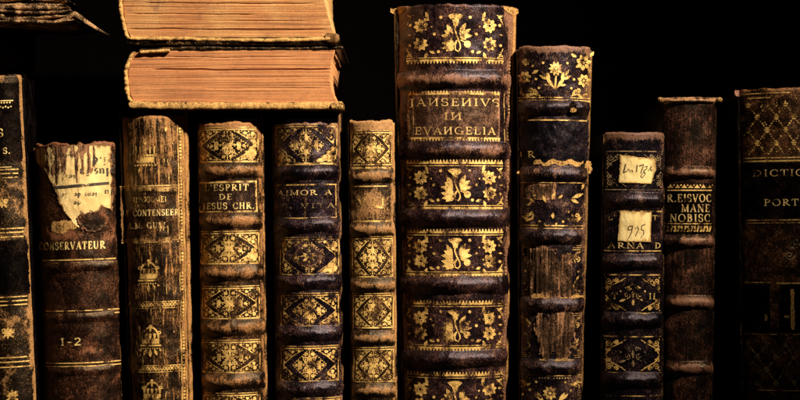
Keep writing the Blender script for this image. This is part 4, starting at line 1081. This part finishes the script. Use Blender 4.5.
slab('page_block', -60, 10, -34, 63.8, 70, M_inner, rt, 233, back=160, wear=0, amp=1.)
leaf_sheet('frayed_leaf', -60, 66, lambda x: 6.5 + .02 * x, 5., 2, 241, M_frag)
leaf_sheet('frayed_leaf', -60, 64, lambda x: 4.5, 4., 4, 242, M_frag)
leaf_sheet('frayed_leaf', -60, 70, lambda x: 11.5 + 2.0 * math.sin(x * .05), 3.4, -1, 243, M_frag)
leaf_sheet('frayed_leaf', -60, 56, lambda x: 14.6 + 1.2 * math.sin(x * .07 + 1), 2.8, 3, 244, M_frag)
leaf_sheet('frayed_leaf', -60, 68, lambda x: 17.5 + .7 * math.sin(x * .09) - .05 * max(0, x - 50), 3.0, 0, 245, M_frag)
leaf_sheet('frayed_leaf', -60, 74, lambda x: 20.6 + .03 * x - .16 * max(0, x - 52), 3.6, -3, 246, M_frag)
leaf_sheet('frayed_leaf', -60, 60, lambda x: -2, 5, 6, 247, M_frag); leaf_sheet('frayed_leaf', -60, 52, lambda x: -9, 5, 4, 248, M_frag); leaf_sheet('frayed_leaf', -60, 58, lambda x: -17, 6, 4, 249, M_frag); leaf_sheet('frayed_leaf', -60, 55, lambda x: -26, 6, 4, 250, M_frag)
# the curled torn leaf pointing down to the right
pts = [(56, 22, 6), (64, 19, 7), (70, 15, 6.5), (74, 13.5, 5.5), (79, 17, 5.5), (86, 22, 4.6), (94, 27, 3.4), (102, 31.5, 2.), (108.5, 34.6, .6)]
rows = []
fine_pts = []
for i in range(len(pts) - 1):
    for j in range(6):
        t = j / 6; fine_pts.append(tuple(pts[i][q] * (1 - t) + pts[i + 1][q] * t for q in range(3)))
fine_pts.append(pts[-1])
for i, (x, y, w) in enumerate(fine_pts):
    n = float(fbm(i * .21, 1.5, 301, 3) - .5) * 1.6
    a, c = np.array(fine_pts[max(i - 1, 0)][:2]), np.array(fine_pts[min(i + 1, len(fine_pts) - 1)][:2])
    d = (c - a) / (np.linalg.norm(c - a) + 1e-9); nn = np.array([-d[1], d[0]]) * w / 2
    sec = []
    for t in np.linspace(0, TAU, 9)[:-1]:
        sec.append((x + nn[0] * math.cos(t) * (1 + .1 * n), 4 - 3.2 * math.sin(t) * w / 5 - 1.5 * math.cos(t) + n, y + nn[1] * math.cos(t) + n * .4))
    rows.append(sec)
R = np.array(rows)
mesh('curled_leaf', to_local(R.reshape(-1, 3), rt), grid_faces(R.shape[0], 8, close_u=True), M_frag, rt, attr=np.full(R.shape[0] * 8, .12))

# =================================================================== SHELF AND BACK
def box(name, x0, x1, y0, y1, z0, z1, mat):
    v = [(x, y, z) for z in (z0, z1) for y in (y0, y1) for x in (x0, x1)]
    f = [(0, 1, 5, 4), (1, 3, 7, 5), (3, 2, 6, 7), (2, 0, 4, 6), (4, 5, 7, 6), (0, 2, 3, 1)]
    o = mesh(name, v, f, mat, attr=np.zeros(8), smooth=False); o['kind'] = 'structure'; return o
M_wood = plain('dark stained oak', (.012, .007, .004), .6, 2, .3)
box('shelf', -.42, .42, -.02, .20, -.02, 0, M_wood)
box('back_wall', -.42, .42, .1985, .215, 0.0005, .36, plain('black stained panel', (.002, .0015, .0015), 1., 3, .0))

# =================================================================== CAMERA, LAMP, WORLD
cam = bpy.data.cameras.new('camera'); co = bpy.data.objects.new('camera', cam); COL.objects.link(co)
co.location = (0, -D, Z(200)); co.rotation_euler = (math.pi / 2, 0, 0)
cam.sensor_width = 36; cam.lens = 36 * D / (800 * S); cam.clip_start = .01; cam.clip_end = 20
scene.camera = co

def aim(o, tgt):
    o.rotation_euler = (Vector(tgt) - o.location).to_track_quat('-Z', 'Y').to_euler()
l = bpy.data.lights.new('key_lamp', 'SPOT'); l.energy = 150; l.color = (1.0, .85, .63); l.spot_size = math.radians(29); l.spot_blend = 1.0; l.shadow_soft_size = .028
lo = bpy.data.objects.new('key_lamp', l); COL.objects.link(lo); lo.location = (.60, -.60, .86); aim(lo, (X(298), 0, Z(125)))

w = bpy.data.worlds.new('World'); scene.world = w; w.use_nodes = True
w.node_tree.nodes['Background'].inputs[0].default_value = (.5, .45, .7, 1); w.node_tree.nodes['Background'].inputs[1].default_value = .006
vs = scene.view_settings; vs.view_transform = 'Standard'; vs.look = 'None'; vs.gamma = 1; vs.exposure = 0
scene.cycles.max_bounces = 6; scene.cycles.transparent_max_bounces = 24
